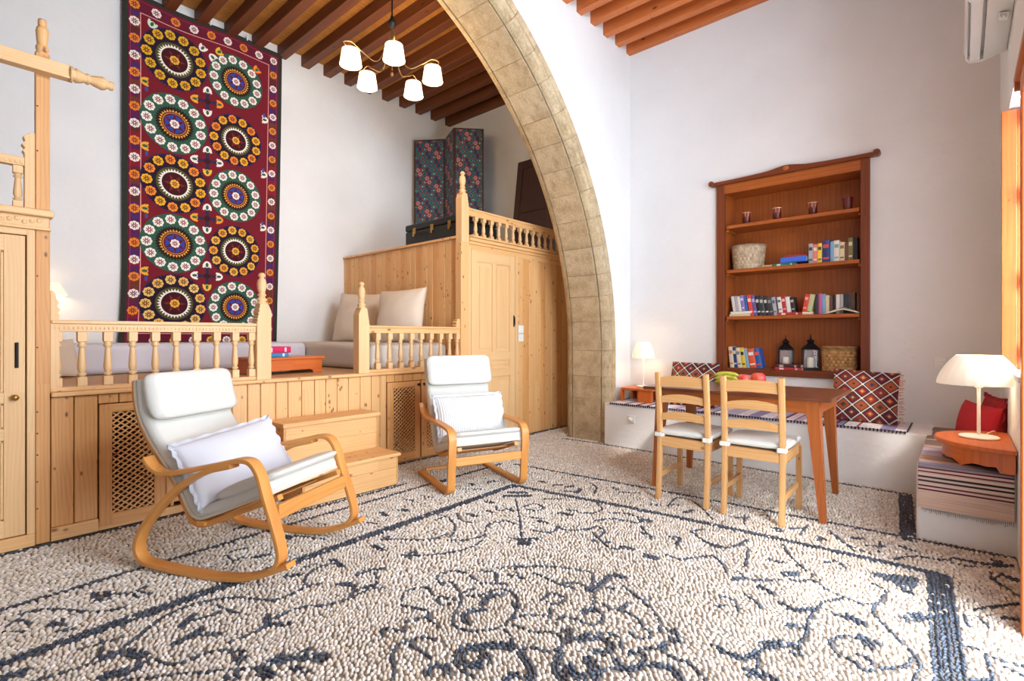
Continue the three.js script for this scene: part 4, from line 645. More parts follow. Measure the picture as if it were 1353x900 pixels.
// ---------------------------------------------------------------- bentwood chairs: own axes, x forward, z across, y up
function bentChair(o, spec) {
  const z = 0.3, B = M.birch, k = spec.wide || 1;
  for (const s of [-1, 1]) {
    lpart(o, 'armrest', ribbon(spec.arm, 0.06, 0.022, { z: s * z, seg: 70 }), B);
    lpart(o, spec.rocking ? 'rocker' : 'runner', ribbon(spec.base, 0.06, 0.024, { z: s * z, seg: 80 }), B);
    lpart(o, 'seat_rail', ribbon(spec.rail, 0.034, 0.026, { z: s * 0.235, seg: 60 }), B);
  }
  for (const [f, y, w, h] of spec.bars) lpart(o, 'cross_rail', lb(f, y, 0, w, h, 2 * z - 0.06, 'z', 0.004), B);
  const slats = new THREE.CatmullRomCurve3(spec.rail.map(([f, y]) => new V3(f, y, 0)), false, 'centripetal');
  for (const t of [0.12, 0.22, 0.32, 0.72, 0.8, 0.88]) { const p = slats.getPointAt(t), q = slats.getTangentAt(t), g = lb(0, 0, 0, 0.05, 0.008, 0.44, 'z', 0.002); g.rotateZ(Math.atan2(q.y, q.x)); g.translate(p.x, p.y, 0); lpart(o, 'back_slat', g, B); }
  const off = (pts, d) => pts.map(([f, y], i) => { const a = pts[Math.max(0, i - 1)], b = pts[Math.min(pts.length - 1, i + 1)], l = Math.hypot(b[0] - a[0], b[1] - a[1]); return [f - (b[1] - a[1]) / l * d, y + (b[0] - a[0]) / l * d]; });
  // cushion: back part in beige-edged cover, thick seat part, folded-over head pad
  const C = spec.cushion, seat = lpart(o, 'cushion', ribbon(off(C, 0.042), 0.53 * k, 0.062, { seg: 70, round: 0.42, crease: 1.3, swell: (t, q) => (1 + 0.18 * Math.sin(t * 9)) * (1 - 0.12 * q * q) }), M.cream);
  lpart(seat, 'cushion_underside', ribbon(off(C, 0.014), 0.525 * k, 0.014, { seg: 60 }), M.creamSide);
  lpart(o, 'head_pad', ribbon(off(spec.head, 0.105), 0.55 * k, 0.075, { seg: 30, round: 0.48, swell: (t, q) => (0.2 + 0.9 * Math.pow(Math.max(0, Math.sin(Math.PI * clamp(t, 0.004, 0.996))), 0.45)) * (1 - 0.15 * q ** 4), crease: 1.3, taper: (t) => { const q = Math.max(0, (Math.abs(2 * t - 1) - 0.6) / 0.4); return 1 - 0.17 * (1 - Math.sqrt(Math.max(0, 1 - q * q))); } }), M.cream);
  lpart(o, 'seat_pad', ribbon(off(spec.front, 0.088), 0.545 * Math.min(k, 1.02), 0.062, { seg: 34, round: 0.48, swell: (t, q) => (0.2 + 1.0 * Math.pow(Math.max(0, Math.sin(Math.PI * clamp(t, 0.01, 0.995))), 0.5)) * (1 - 0.2 * q ** 4), crease: 1.3, taper: (t) => { const q = Math.max(0, (Math.abs(2 * t - 1) - 0.6) / 0.4); return 1 - 0.17 * (1 - Math.sqrt(Math.max(0, 1 - q * q))); } }), M.cream);
  return o;
}
{
  const rk = thing('rocking_chair', 'bentwood rocking chair with cream cushion in front of the steps', 'chair', [0.917 + 0.897 * 0.3225, 2.602 + 0.442 * 0.3225, 0], Math.atan2(-0.897, 0.442));
  bentChair(rk, {
    rocking: true,
    arm: [[-0.51, 0.555], [-0.475, 0.515], [-0.42, 0.488], [-0.332, 0.492], [-0.178, 0.523], [-0.029, 0.557], [0.07, 0.578], [0.125, 0.57], [0.165, 0.525], [0.205, 0.411], [0.246, 0.299], [0.281, 0.187], [0.284, 0.135], [0.262, 0.1], [0.24, 0.085]],
    base: [[0.02, 0.55], [-0.133, 0.51], [-0.254, 0.452], [-0.363, 0.372], [-0.474, 0.262], [-0.539, 0.178], [-0.563, 0.095], [-0.53, 0.042], [-0.41, 0.022], [-0.254, 0.013], [-0.06, 0.012], [0.08, 0.026], [0.2, 0.06], [0.336, 0.115]],
    rail: [[-0.665, 0.93], [-0.66, 0.84], [-0.635, 0.74], [-0.575, 0.63], [-0.485, 0.52], [-0.395, 0.41], [-0.33, 0.30], [-0.285, 0.235], [-0.235, 0.222], [-0.15, 0.248], [0.02, 0.315], [0.18, 0.378], [0.225, 0.396]],
    bars: [[0.237, 0.335, 0.022, 0.07], [-0.215, 0.238, 0.05, 0.022], [-0.36, 0.40, 0.022, 0.05]],
    cushion: [[-0.66, 0.935], [-0.655, 0.84], [-0.63, 0.745], [-0.57, 0.64], [-0.48, 0.53], [-0.39, 0.42], [-0.325, 0.315], [-0.285, 0.262], [-0.235, 0.245], [-0.14, 0.272], [0.02, 0.335], [0.2, 0.405]],
    head: [[-0.675, 0.955], [-0.66, 0.86], [-0.635, 0.77], [-0.59, 0.685]],
    front: [[-0.12, 0.282], [0.02, 0.337], [0.14, 0.384], [0.245, 0.425]],
  });
  const arm = thing('bentwood_armchair', 'bentwood armchair with white cushion beside the lattice doors', 'chair', [2.76 - 0.0, 2.653, 0], Math.atan2(-0.933, -0.36));
  bentChair(arm, {
    wide: 1.06,
    arm: [[-0.70, 0.60], [-0.675, 0.55], [-0.62, 0.512], [-0.52, 0.50], [-0.4, 0.496], [-0.25, 0.49], [-0.1, 0.482], [-0.03, 0.468], [0.0, 0.425], [0.0, 0.36], [-0.015, 0.2], [-0.025, 0.09], [-0.03, 0.05], [-0.055, 0.018], [-0.1, 0.012]],
    base: [[-0.08, 0.013], [-0.2, 0.012], [-0.4, 0.012], [-0.6, 0.012], [-0.74, 0.012]],
    rail: [[-0.745, 0.965], [-0.74, 0.86], [-0.71, 0.74], [-0.645, 0.58], [-0.57, 0.42], [-0.515, 0.29], [-0.47, 0.225], [-0.415, 0.212], [-0.32, 0.238], [-0.15, 0.292], [-0.02, 0.333]],
    bars: [[-0.013, 0.245, 0.022, 0.062], [-0.42, 0.232, 0.05, 0.022], [-0.72, 0.03, 0.03, 0.02]],
    cushion: [[-0.74, 0.97], [-0.735, 0.865], [-0.705, 0.745], [-0.64, 0.585], [-0.565, 0.425], [-0.51, 0.302], [-0.465, 0.245], [-0.41, 0.232], [-0.3, 0.262], [-0.15, 0.31], [-0.01, 0.352]],
    head: [[-0.75, 0.985], [-0.74, 0.9], [-0.715, 0.81], [-0.675, 0.715]],
    front: [[-0.34, 0.252], [-0.2, 0.295], [-0.08, 0.33], [0.03, 0.365]],
  });
  const seatPillow = (name, label, chair, f, y, tilt, yaw, w, h, t, m) => {
    const o = thing(name, label, 'pillow', [chair.position.x, -chair.position.z, 0]); o.rotation.y = chair.rotation.y;
    const g = pillow(w, h, t, { pinch: 0.03, e: 0.42, wrinkle: 0.012, seed: 4 }), k = frill(w * 0.985, h * 0.985, 0.022, { wave: 0.009, pinch: 0.03, n: 34 });
    for (const q of [g, k]) { q.rotateY(Math.PI / 2 + yaw); q.rotateZ(tilt); q.translate(f, y, 0); }
    const b = lpart(o, 'pillow_body', g, m); lpart(o, 'frill', k, M.whiteCloth); return o;
  };
  seatPillow('white_pillow', 'white frilled pillow lying on the rocking chair', rk, -0.245, 0.492, 0.56, -0.24, 0.55, 0.345, 0.17, M.whiteCloth);
  seatPillow('white_pillow', 'white ribbed pillow lying on the bentwood armchair', arm, -0.365, 0.51, 0.40, 0.0, 0.58, 0.355, 0.18, M.ribbed);
}
// ---------------------------------------------------------------- dining table and chairs
{
  const t = thing('dining_table', 'reddish brown dining table with tapered splayed legs', 'table', [4.05, 1.235, 0]);
  part(t, 'tabletop', wb(3.65, 4.40, 0.752, 0.776, 0.60, 1.86, 'z', 0.005), M.teak);
  const ap = merge([wb(3.71, 3.73, 0.665, 0.752, 0.68, 1.78, 'z'), wb(4.32, 4.34, 0.665, 0.752, 0.68, 1.78, 'z'), wb(3.73, 4.32, 0.665, 0.752, 0.68, 0.70, 'x'), wb(3.73, 4.32, 0.665, 0.752, 1.76, 1.78, 'x')]);
  part(t, 'apron', ap, M.cherry);
  for (const [tx, tn, fx, fn] of [[3.75, 0.72, 3.675, 0.648], [3.75, 1.74, 3.715, 1.79], [4.31, 0.73, 4.415, 0.70], [4.31, 1.74, 4.43, 1.81]]) {
    const g = new THREE.CylinderGeometry(0.056, 0.026, 0.752, 4, 6); g.rotateY(Math.PI / 4); const p = g.attributes.position;
    for (let i = 0; i < p.count; i++) { const k = (p.getY(i) + 0.376) / 0.752; p.setXYZ(i, p.getX(i) + fx + (tx - fx) * k, p.getY(i) + 0.376, p.getZ(i) - (fn + (tn - fn) * k)); }
    const q = g.toNonIndexed(); q.computeVertexNormals(); part(t, 'leg', boxUV(q, 'y'), M.cherry);
  }
}
function diningChair(label, x, n, turn) {                       // own axes: x forward (towards the table), z across
  const o = thing('dining_chair', label, 'chair', [x, n, 0], turn), O = M.oak;
  for (const s of [-1, 1]) {
    lpart(o, 'back_post', ribbon([[-0.02, 0.0], [0, 0.22], [0.006, 0.44], [-0.004, 0.66], [-0.03, 0.905]], 0.034, 0.036, { z: s * 0.172, seg: 20, round: 0.18 }), O);
    lpart(o, 'front_leg', lb(0.398, 0.215, s * 0.19, 0.034, 0.43, 0.034, 'y', 0.004), O);
    lpart(o, 'side_rail', lb(0.2, 0.405, s * 0.183, 0.37, 0.055, 0.02, 'x', 0.003), O);
    lpart(o, 'stretcher', lb(0.2, 0.165, s * 0.181, 0.37, 0.034, 0.018, 'x', 0.003), O);
  }
  lpart(o, 'back_rail', lb(0.003, 0.405, 0, 0.02, 0.055, 0.315, 'z', 0.003), O); lpart(o, 'front_rail', lb(0.398, 0.405, 0, 0.02, 0.055, 0.35, 'z', 0.003), O);
  lpart(o, 'seat', lb(0.205, 0.437, 0, 0.42, 0.016, 0.39, 'x', 0.004), O);
  for (const [y, h, up] of [[0.845, 0.078, 0.014], [0.722, 0.062, 0.02], [0.598, 0.062, 0.018]]) {
    const s = new THREE.Shape(), a = 0.158; s.moveTo(-a, -h / 2); s.quadraticCurveTo(0, -h / 2 + up * 0.8, a, -h / 2); s.lineTo(a, h / 2 - up); s.quadraticCurveTo(0, h / 2 + up, -a, h / 2 - up); s.closePath();
    const g = extrude(s, 0.014, 0.002, 10); g.translate(0, 0, -0.007); g.rotateY(Math.PI / 2); const k = (y - 0.66) / 0.245; g.translate(-0.004 - 0.024 * Math.max(0, k) + 0.004, y, 0); lpart(o, 'ladder_slat', boxUV(g, 'z'), O);
  }
  const c = thing('seat_cushion', label.replace('ladder-back chair', 'seat cushion tied to the ladder-back chair').replace('wooden ', 'white '), 'cushion', [x, n, 0.445], turn);
  const g = pillow(0.42, 0.40, 0.06, { pinch: -0.02, e: 0.22, wrinkle: 0.006, seed: 3 }); g.rotateX(-Math.PI / 2); g.translate(0.215, 0.031, 0); lpart(c, 'cushion_body', g, M.cream);
  for (const s of [-1, 1]) lpart(c, 'tie', merge([lb(-0.024, 0.016, s * 0.172, 0.01, 0.03, 0.048, 'y', 0.003), lb(0.0, 0.016, s * 0.195, 0.05, 0.028, 0.006, 'y', 0.002), lb(0.004, 0.012, s * 0.145, 0.05, 0.024, 0.006, 'y', 0.002)]), M.cream);
  return o;
}
diningChair('wooden ladder-back chair by the table end facing the arch', 3.462, 1.462, 0.0);
diningChair('wooden ladder-back chair by the table end facing the window bench', 3.452, 1.0, 0.03);
// ---------------------------------------------------------------- bookcase let into the wall
const BX = 5.345, BACK = 5.70;                                   // face and back of the case
{
  const b = thing('bookcase', 'dark cherry bookcase with scrolled crown set into the wall', 'bookcase', [5.4, 1.245, 0.77]), W = M.cherry;
  part(b, 'back_panel', wb(BACK, BACK + 0.012, 0.80, 2.67, 0.635, 1.855, 'y', 0), W);
  part(b, 'stile', wb(BX, XE + 0.02, 0.775, 2.715, 0.595, 0.662, 'y', 0.004), M.cherryDark); part(b, 'stile', wb(BX, XE + 0.02, 0.775, 2.715, 1.822, 1.90, 'y', 0.004), M.cherryDark);
  part(b, 'top_rail', wb(BX + 0.008, XE + 0.02, 2.615, 2.715, 0.662, 1.822, 'z', 0.003), W); part(b, 'bottom_rail', wb(BX + 0.004, XE + 0.03, 0.777, 0.842, 0.662, 1.822, 'z', 0.005), M.cherryDark);
  part(b, 'side_panel', wb(XE - 0.005, BACK, 0.80, 2.67, 0.64, 0.66, 'y', 0), W); part(b, 'side_panel', wb(XE - 0.005, BACK, 0.80, 2.67, 1.824, 1.85, 'y', 0), W);
  part(b, 'top_panel', wb(XE - 0.005, BACK, 2.63, 2.66, 0.66, 1.824, 'z', 0), W); part(b, 'bottom_panel', wb(XE - 0.005, BACK, 0.80, 0.838, 0.66, 1.824, 'z', 0), W);
  for (const y of [2.295, 1.84, 1.365]) { const s = part(b, 'shelf', wb(XE - 0.005, BACK, y - 0.034, y, 0.672, 1.812, 'z', 0.004), W); for (const n of [0.661, 1.797]) part(s, 'shelf_bracket', wb(XE + 0.03, BACK - 0.02, y - 0.062, y - 0.034, n, n + 0.026, 'x', 0.003), W); }
  const s = new THREE.Shape(); s.moveTo(-0.70, 0); s.lineTo(0.70, 0); s.quadraticCurveTo(0.69, 0.02, 0.66, 0.028); s.quadraticCurveTo(0.35, 0.026, 0.16, 0.04); s.lineTo(0.05, 0.06); s.quadraticCurveTo(0, 0.07, -0.05, 0.06); s.lineTo(-0.16, 0.04); s.quadraticCurveTo(-0.35, 0.026, -0.66, 0.028); s.quadraticCurveTo(-0.69, 0.02, -0.70, 0); s.closePath();
  const g = extrude(s, 0.05, 0.004); g.rotateY(Math.PI / 2); g.translate(BX - 0.02, 2.712, -1.245); part(b, 'crown', boxUV(g, 'z'), M.cherryDark);
  for (const n of [0.545, 1.945]) { const k = new THREE.CylinderGeometry(0.027, 0.027, 0.075, 18); k.rotateZ(Math.PI / 2); k.translate(BX + 0.008, 2.735, -n); part(b, 'scroll', boxUV(k, 'x'), M.cherryDark); }
  const r = lathe([[0.0001, 0.012], [0.012, 0.01], [0.018, 0.004], [0.026, 0.003], [0.026, 0], [0.0001, 0]], 8); r.rotateZ(Math.PI / 2); r.translate(BX - 0.022, 2.752, -1.245); part(b, 'rosette', boxUV(r), M.cherry);
}
// ---- cups
{
  const cupTex = canvasTexture(256, 128, (c, w, h) => { c.fillStyle = '#5e1c14'; c.fillRect(0, 0, w, h); c.fillStyle = '#e8ded0'; c.fillRect(0, 8, w, 8); c.fillRect(0, h - 14, w, 6); for (let k = 0; k < 8; k++) { disc(c, 16 + k * 32, 52, 10, '#e8ded0'); disc(c, 16 + k * 32, 52, 4, '#2a1c1a'); disc(c, 32 + k * 32, 86, 8, '#c86a3a'); } c.fillStyle = '#3a1a14'; c.fillRect(0, 68, w, 5); });
  const cupM = mat({ map: cupTex, roughness: 0.3 }), darkM = mat({ color: 0x5a1410, roughness: 0.35 });
  const prof = [[0.0001, 0.004], [0.028, 0.004], [0.038, 0.118], [0.041, 0.12], [0.043, 0.116], [0.032, 0.0], [0.0001, 0]].reverse();
  const at = [[1.642, 'red and white patterned cup standing above the pale basket'], [1.358, 'red and white patterned cup standing above the lying blue book'], [1.05, 'red and white patterned cup standing above the standing paperbacks'], [0.772, 'plain dark red cup on the top shelf']];
  at.forEach(([n, label], i) => { const o = thing('cup', label, 'cup', [5.47, n, 2.295], 0, 'cups on the top shelf'); lpart(o, 'bowl', lathe(prof, 24), i === 3 ? darkM : cupM); lpart(o, 'rim', (() => { const g = new THREE.TorusGeometry(0.041, 0.0028, 6, 24); g.rotateX(Math.PI / 2); g.translate(0, 0.119, 0); return g; })(), i === 3 ? darkM : M.white); });
}
// ---- baskets
function basket(label, at, r0, r1, h, m, flat) {
  const o = thing('wicker_basket', label, 'basket', at), rows = 12, prof = [[0.0001, 0.004], [r0 * 0.96, 0.004]];
  for (let k = 0; k <= rows * 2; k++) { const t = k / (rows * 2); prof.push([r0 + (r1 - r0) * t + (k % 2 ? 0.005 : 0), 0.004 + t * (h - 0.01)]); }
  for (let k = rows; k >= 0; k--) { const t = k / rows; prof.push([r0 + (r1 - r0) * t - 0.012, 0.012 + t * (h - 0.02)]); }
  prof.push([0.0001, 0.014]);
  const g = lathe(prof, 40), p = g.attributes.position; for (let i = 0; i < p.count; i++) { const a = Math.atan2(p.getZ(i), p.getX(i)), w = 1 + 0.012 * Math.sin(a * 26 + Math.floor(p.getY(i) / h * rows) * Math.PI) + (flat ? 0.1 * Math.pow(Math.abs(Math.sin(2 * a)), 3) : 0); p.setX(i, p.getX(i) * w); p.setZ(i, p.getZ(i) * w); } g.computeVertexNormals();
  lpart(o, 'woven_body', g, m);
  const rim = new THREE.TorusGeometry(r1 + 0.002, 0.009, 8, 60), q = rim.attributes.position; for (let i = 0; i < q.count; i++) { const a = Math.atan2(q.getY(i), q.getX(i)), w = flat ? 1 + 0.1 * Math.pow(Math.abs(Math.sin(2 * a)), 3) : 1; q.setX(i, q.getX(i) * w); q.setY(i, q.getY(i) * w); q.setZ(i, q.getZ(i) + 0.004 * Math.sin(a * 30)); } rim.rotateX(Math.PI / 2); rim.translate(0, h - 0.004, 0); lpart(o, 'rim', rim, m);
  if (flat) { const lid = new THREE.CylinderGeometry(r1 * 1.0, r1 * 1.02, 0.02, 40); lid.translate(0, h + 0.006, 0); lpart(o, 'lid', boxUV(lid), m); }
  return o;
}
basket('pale grey round wicker basket on the second shelf', [5.525, 1.64, 1.84], 0.14, 0.158, 0.24, M.wickerPale, false);
basket('tan wicker basket with lid on the bottom shelf', [5.535, 0.842, 0.84], 0.138, 0.144, 0.215, M.wickerTan, true);
// ---- books: spine towards the room (own axes: -x out of the shelf, z along it, y up)
const pagesM = mat({ color: 0xe8dfc8, roughness: 0.9 });
const bookMats = new Map();
const coverM = (hex) => { if (!bookMats.has(hex)) bookMats.set(hex, mat({ color: hex, roughness: 0.5 })); return bookMats.get(hex); };
function book(label, category, [x, n, y], th, h, d, hex, band, lean = 0, flat = false, turn = 0, group) {
  const o = thing('book', label, category, [x, n, y], turn, group), c = [];
  c.push(lb(d / 2, h / 2, -th / 2 + 0.0012, d, h, 0.0024, 'y', 0), lb(d / 2, h / 2, th / 2 - 0.0012, d, h, 0.0024, 'y', 0));
  const s = new THREE.CylinderGeometry(th / 2, th / 2, h, 10, 1, false, Math.PI, Math.PI); s.scale(0.32, 1, 1); s.translate(0.002, h / 2, 0); c.push(boxUV(s));
  const cov = merge(c), pg = lb(d / 2, h / 2, 0, d - 0.008, h - 0.006, th - 0.005, 'y', 0);
  if (th < 0.031 && !flat) band = null; const extra = band ? [0.2, 0.74].map((t) => lb(-th * 0.16 + 0.0004, h * t, 0, 0.0015, h * (t > 0.5 ? 0.16 : 0.07), th * 0.72, 'y', 0)) : [];
  const all = [cov, pg, ...extra];
  for (const g of all) { if (flat) { g.rotateX(-Math.PI / 2); g.translate(0, th / 2, h / 2); } else if (lean) { g.translate(0, 0, lean > 0 ? -th / 2 : th / 2); g.rotateX(lean); g.translate(0, 0, lean > 0 ? th / 2 : -th / 2); } }
  const cv = lpart(o, 'cover', cov, coverM(hex)); lpart(o, 'pages', pg, pagesM); for (const g of extra) lpart(cv, 'spine_band', g, coverM(band));
  return o;
}
const COL = { white: 0xe4e0d8, grey: 0xa9abb0, lilac: 0x8d7fb8, blue: 0x2f5fb0, red: 0xd5402e, violet: 0x6a5a9c, black: 0x1f2024, charcoal: 0x3a3a3e, crimson: 0xb8303c, cream: 0xe2d6b0, green: 0xb9bf8a, pink: 0xc85a9a, skyblue: 0x7fb0d0, brown: 0x6a4a38, salmon: 0xe08070, yellow: 0xe6c83a, navy: 0x223a78, teal: 0x2f8a74, tan: 0xc8a878, olive: 0x7a7448, orange: 0xe0582e };
function shelfRow(y, n0, list, where, lean, group, x = 5.44, fat = 1) {
  list = list.map(([c, th, ...q]) => [c, th * fat, ...q]); let n = n0; const seen = {};
  list.forEach(([c, th, h, band], i) => {
    n -= th / 2; const tilt = typeof lean === 'function' ? lean(i) : lean;
    book(`${c} book, ${ORD[i]} ${where}`, 'book', [x, n, y], th - 0.0015, h, 0.125, COL[c], band, tilt, false, 0, group);
    n -= th / 2 + Math.abs(tilt) * 0.004;
  });
}
shelfRow(1.84, 1.08, [['grey', 0.042, 0.19, 0x39424a], ['salmon', 0.042, 0.18, 0xf0e0d8], ['yellow', 0.042, 0.185, 0x3a3a2a], ['navy', 0.075, 0.205, 0xd04a4a], ['skyblue', 0.03, 0.19, 0x2a4a6a], ['white', 0.052, 0.195, 0x7aa8a0], ['cream', 0.046, 0.175, 0x8a6a4a], ['brown', 0.03, 0.165, null], ['olive', 0.042, 0.205, 0xd8d0a8], ['black', 0.04, 0.21, null]], 'in the upright row beside the lying blue book', 0, 'upright books on the second shelf', 5.44, 0.875);
book('green book lying flat beside the pale basket', 'book', [5.45, 1.29, 1.84], 0.03, 0.2, 0.13, COL.teal, 0xe8ece0, 0, true);
book('cream book lying on the shelf beside the pale basket', 'book', [5.43, 1.44, 1.84], 0.024, 0.09, 0.12, COL.tan, null, 0, true);
book('bright blue book lying atop the flat green book', 'book', [5.43, 1.205, 1.871], 0.052, 0.225, 0.14, 0x3f6fd8, null, 0, true, -0.05);
book('crimson book lying atop the bright blue book', 'book', [5.48, 1.19, 1.924], 0.022, 0.2, 0.13, COL.crimson, null, 0, true, 0.06);
const Y3 = 1.365, ln = -0.16;
book('cream book lying at the bottom of the third shelf pair', 'book', [5.44, 1.69, Y3], 0.026, 0.22, 0.14, COL.cream, null, 0, true);
book('ivory book lying atop the cream book on the third shelf', 'book', [5.43, 1.685, Y3 + 0.0265], 0.024, 0.2, 0.13, 0xece6d6, null, 0, true);
shelfRow(Y3 + 0.052, 1.765, [['white', 0.028, 0.155, null], ['grey', 0.03, 0.155, 0x4a5a6a], ['white', 0.026, 0.15, null], ['lilac', 0.036, 0.16, 0xe0d8f0], ['blue', 0.026, 0.155, 0xd0d8e8]], 'in the leaning row atop the ivory book', -0.14, 'books leaning above the ivory book');
shelfRow(Y3, 1.60, [['red', 0.034, 0.215, 0xf0d0c0], ['violet', 0.03, 0.21, 0xc8c0e0], ['black', 0.034, 0.2, 0xc8c8c0], ['charcoal', 0.034, 0.195, 0xb8b8b0], ['black', 0.03, 0.19, 0xd8d8c8], ['charcoal', 0.034, 0.185, 0x8a8a88], ['grey', 0.03, 0.18, 0x50607a]], 'in the leaning row after the ivory book', -0.16, 'books leaning in the middle of the third shelf', 5.44, 1.12);
book('crimson book lying under the short leaning books', 'book', [5.43, 1.24, Y3], 0.026, 0.215, 0.14, COL.crimson, 0xf0d8d0, 0, true);
shelfRow(Y3 + 0.0265, 1.335, [['white', 0.034, 0.15, 0x5a6a8a], ['crimson', 0.034, 0.16, 0xe8b8a0], ['white', 0.034, 0.15, null], ['black', 0.034, 0.145, 0xb8b8b0]], 'in the leaning row atop the crimson book', -0.13, 'books leaning above the crimson book', 5.44, 1.08);
book('cream book lying beside the crimson one on the third shelf', 'book', [5.43, 1.085, Y3], 0.028, 0.088, 0.14, 0xe6d8b8, null, 0, true);
shelfRow(Y3 + 0.029, 1.135, [['red', 0.032, 0.165, 0xf0a0a0], ['green', 0.034, 0.16, null]], 'leaning backwards atop the small cream book', 0.18, 'books leaning back on the third shelf', 5.44, 1.2);
shelfRow(Y3, 1.035, [['charcoal', 0.03, 0.19, 0xc8c8c8], ['pink', 0.028, 0.195, 0xf0d0e0], ['skyblue', 0.028, 0.19, 0xe0e8f0], ['cream', 0.028, 0.175, null], ['brown', 0.026, 0.15, 0xd0b898], ['black', 0.026, 0.175, null], ['white', 0.03, 0.18, 0x6a6a68], ['grey', 0.026, 0.18, null], ['black', 0.03, 0.185, null], ['charcoal', 0.028, 0.18, null], ['brown', 0.028, 0.195, null]], 'in the upright row behind the open book', 0, 'upright books on the third shelf', 5.47, 1.03);
book('dark brown book at the shadowed end of the third shelf', 'book', [5.45, 0.69, Y3], 0.024, 0.18, 0.13, COL.brown, null);
{
  const o = thing('open_book', 'open book lying face down on the third shelf', 'book', [5.415, 0.80, Y3]);
  lpart(o, 'cover', merge([ribbon([[-0.13, 0.008], [-0.07, 0.03], [0, 0.06]], 0.1, 0.004), ribbon([[0, 0.06], [0.07, 0.03], [0.13, 0.008]], 0.1, 0.004)]).rotateY(Math.PI / 2), coverM(0xd8d4cc));
  lpart(o, 'pages', merge([ribbon([[-0.125, 0.005], [-0.065, 0.024], [0, 0.043]], 0.094, 0.009), ribbon([[0, 0.043], [0.065, 0.024], [0.125, 0.005]], 0.094, 0.009)]).rotateY(Math.PI / 2), pagesM);
}
const Y4 = 0.8385;
shelfRow(Y4, 1.795, [['cream', 0.04, 0.215, 0xd07a6a], ['navy', 0.03, 0.215, 0xe0d8a0], ['cream', 0.04, 0.205, 0x7a8a9a], ['yellow', 0.036, 0.2, 0x2a2a2a], ['skyblue', 0.03, 0.195, null], ['orange', 0.06, 0.195, 0xf0f0e8], ['blue', 0.05, 0.2, 0xe0582e]], 'in the leaning row on the bottom shelf', (i) => -[0.1, 0.1, 0.12, 0.14, 0.16, 0.16, 0.2][i], 'books leaning on the bottom shelf', 5.44, 1.1);
book('crimson book lying in front of the lanterns', 'book', [5.40, 1.245, Y4], 0.024, 0.235, 0.12, COL.crimson, 0xf0d8e0, 0, true);
book('dark maroon book lying atop the crimson book before the lanterns', 'book', [5.405, 1.25, Y4 + 0.0245], 0.028, 0.225, 0.12, 0x4a1420, 0xc8b8a8, 0, true);
// ---- lanterns
function lantern(label, at, s) {
  const o = thing('lantern', label, 'lantern', at, 0.3), I = M.iron, a = 0.068 * s, h = 0.17 * s;
  lpart(o, 'base', merge([lb(0, 0.008, 0, a * 2.15, 0.016, a * 2.15, 'y', 0.003), lb(0, 0.02, 0, a * 1.9, 0.01, a * 1.9, 'y', 0.002)]), I);
  for (const [x, z] of [[1, 1], [1, -1], [-1, 1], [-1, -1]]) lpart(o, 'corner_post', lb(x * a * 0.92, 0.025 + h / 2, z * a * 0.92, 0.009, h, 0.009, 'y', 0), I);
  lpart(o, 'top_frame', merge([0, 1, 2, 3].map((k) => { const g = lb(0, 0.025 + h, a * 0.92, a * 1.95, 0.01, 0.011, 'y', 0); g.rotateY(k * Math.PI / 2); return g; })), I);
  for (let k = 0; k < 4; k++) { const g = new THREE.PlaneGeometry(a * 1.75, h); g.translate(0, 0.025 + h / 2, a * 0.92); g.rotateY(k * Math.PI / 2); lpart(o, 'glass_pane', g, M.glass); }
  const r = new THREE.CylinderGeometry(0.028 * s, a * 1.5, 0.06 * s, 4); r.rotateY(Math.PI / 4); r.translate(0, 0.025 + h + 0.03 * s + 0.004, 0); const q = r.toNonIndexed(); q.computeVertexNormals(); lpart(o, 'roof', boxUV(q), I);
  const top = lathe([[0.0001, 0.055], [0.012, 0.05], [0.006, 0.04], [0.02, 0.03], [0.036, 0.024], [0.03, 0.016], [0.026, 0], [0.0001, 0]].reverse().map(([x, y]) => [x * s, y * s]), 8); top.translate(0, 0.025 + h + 0.06 * s, 0); lpart(o, 'chimney_cap', boxUV(top), I);
  const ring = new THREE.TorusGeometry(0.018 * s, 0.003, 6, 20); ring.translate(0, 0.025 + h + 0.125 * s, 0); lpart(o, 'ring', boxUV(ring), I);
  const c = thing('candle', label.replace(/^.*lantern/, 'cream pillar candle inside the lantern'), 'candle', [at[0], at[1], at[2] + 0.026]);
  lpart(c, 'wax', lathe([[0.0001, 0.092], [0.026, 0.092], [0.03, 0.096], [0.031, 0.09], [0.031, 0], [0.0001, 0]].reverse().map(([x, y]) => [x * s, y * s]), 20), mat({ color: 0xefe6cf, roughness: 0.6 }));
  lpart(c, 'wick', lb(0, 0.1 * s, 0, 0.003, 0.016, 0.003, 'y', 0), M.iron);
}
lantern('black metal lantern beside the leaning books', [5.60, 1.31, Y4], 0.98);
lantern('black metal lantern beside the tan basket', [5.55, 1.085, Y4], 1.02);
// ---------------------------------------------------------------- on and behind the platform
function mattress(label, x0, x1, n0, n1, y0, y1, m) {
  const g = new RoundedBoxGeometry(x1 - x0, y1 - y0, n1 - n0, 5, 0.06), p = g.attributes.position;
  for (let i = 0; i < p.count; i++) { const k = 0.012 * (fbm(p.getX(i) * 3 + x0, p.getZ(i) * 3, 3, 12) - 0.45); p.setY(i, p.getY(i) + (p.getY(i) > 0 ? k : 0)); }
  g.translate(0, (y1 - y0) / 2, 0); const o = thing('mattress', label, 'mattress', [(x0 + x1) / 2, (n0 + n1) / 2, y0]);
  lpart(o, 'mattress_cover', boxUV(g, 'x'), m);
  const s = tube([[-1, -1], [1, -1], [1, 1], [-1, 1]].flatMap(([a, b]) => { const X = (x1 - x0) / 2 - 0.012, Z = (n1 - n0) / 2 - 0.012; return [new V3(a * (X - 0.03), (y1 - y0) * 0.88, b * Z * 1)]; }), 0.004, 80, 6, true);
  return o;
}
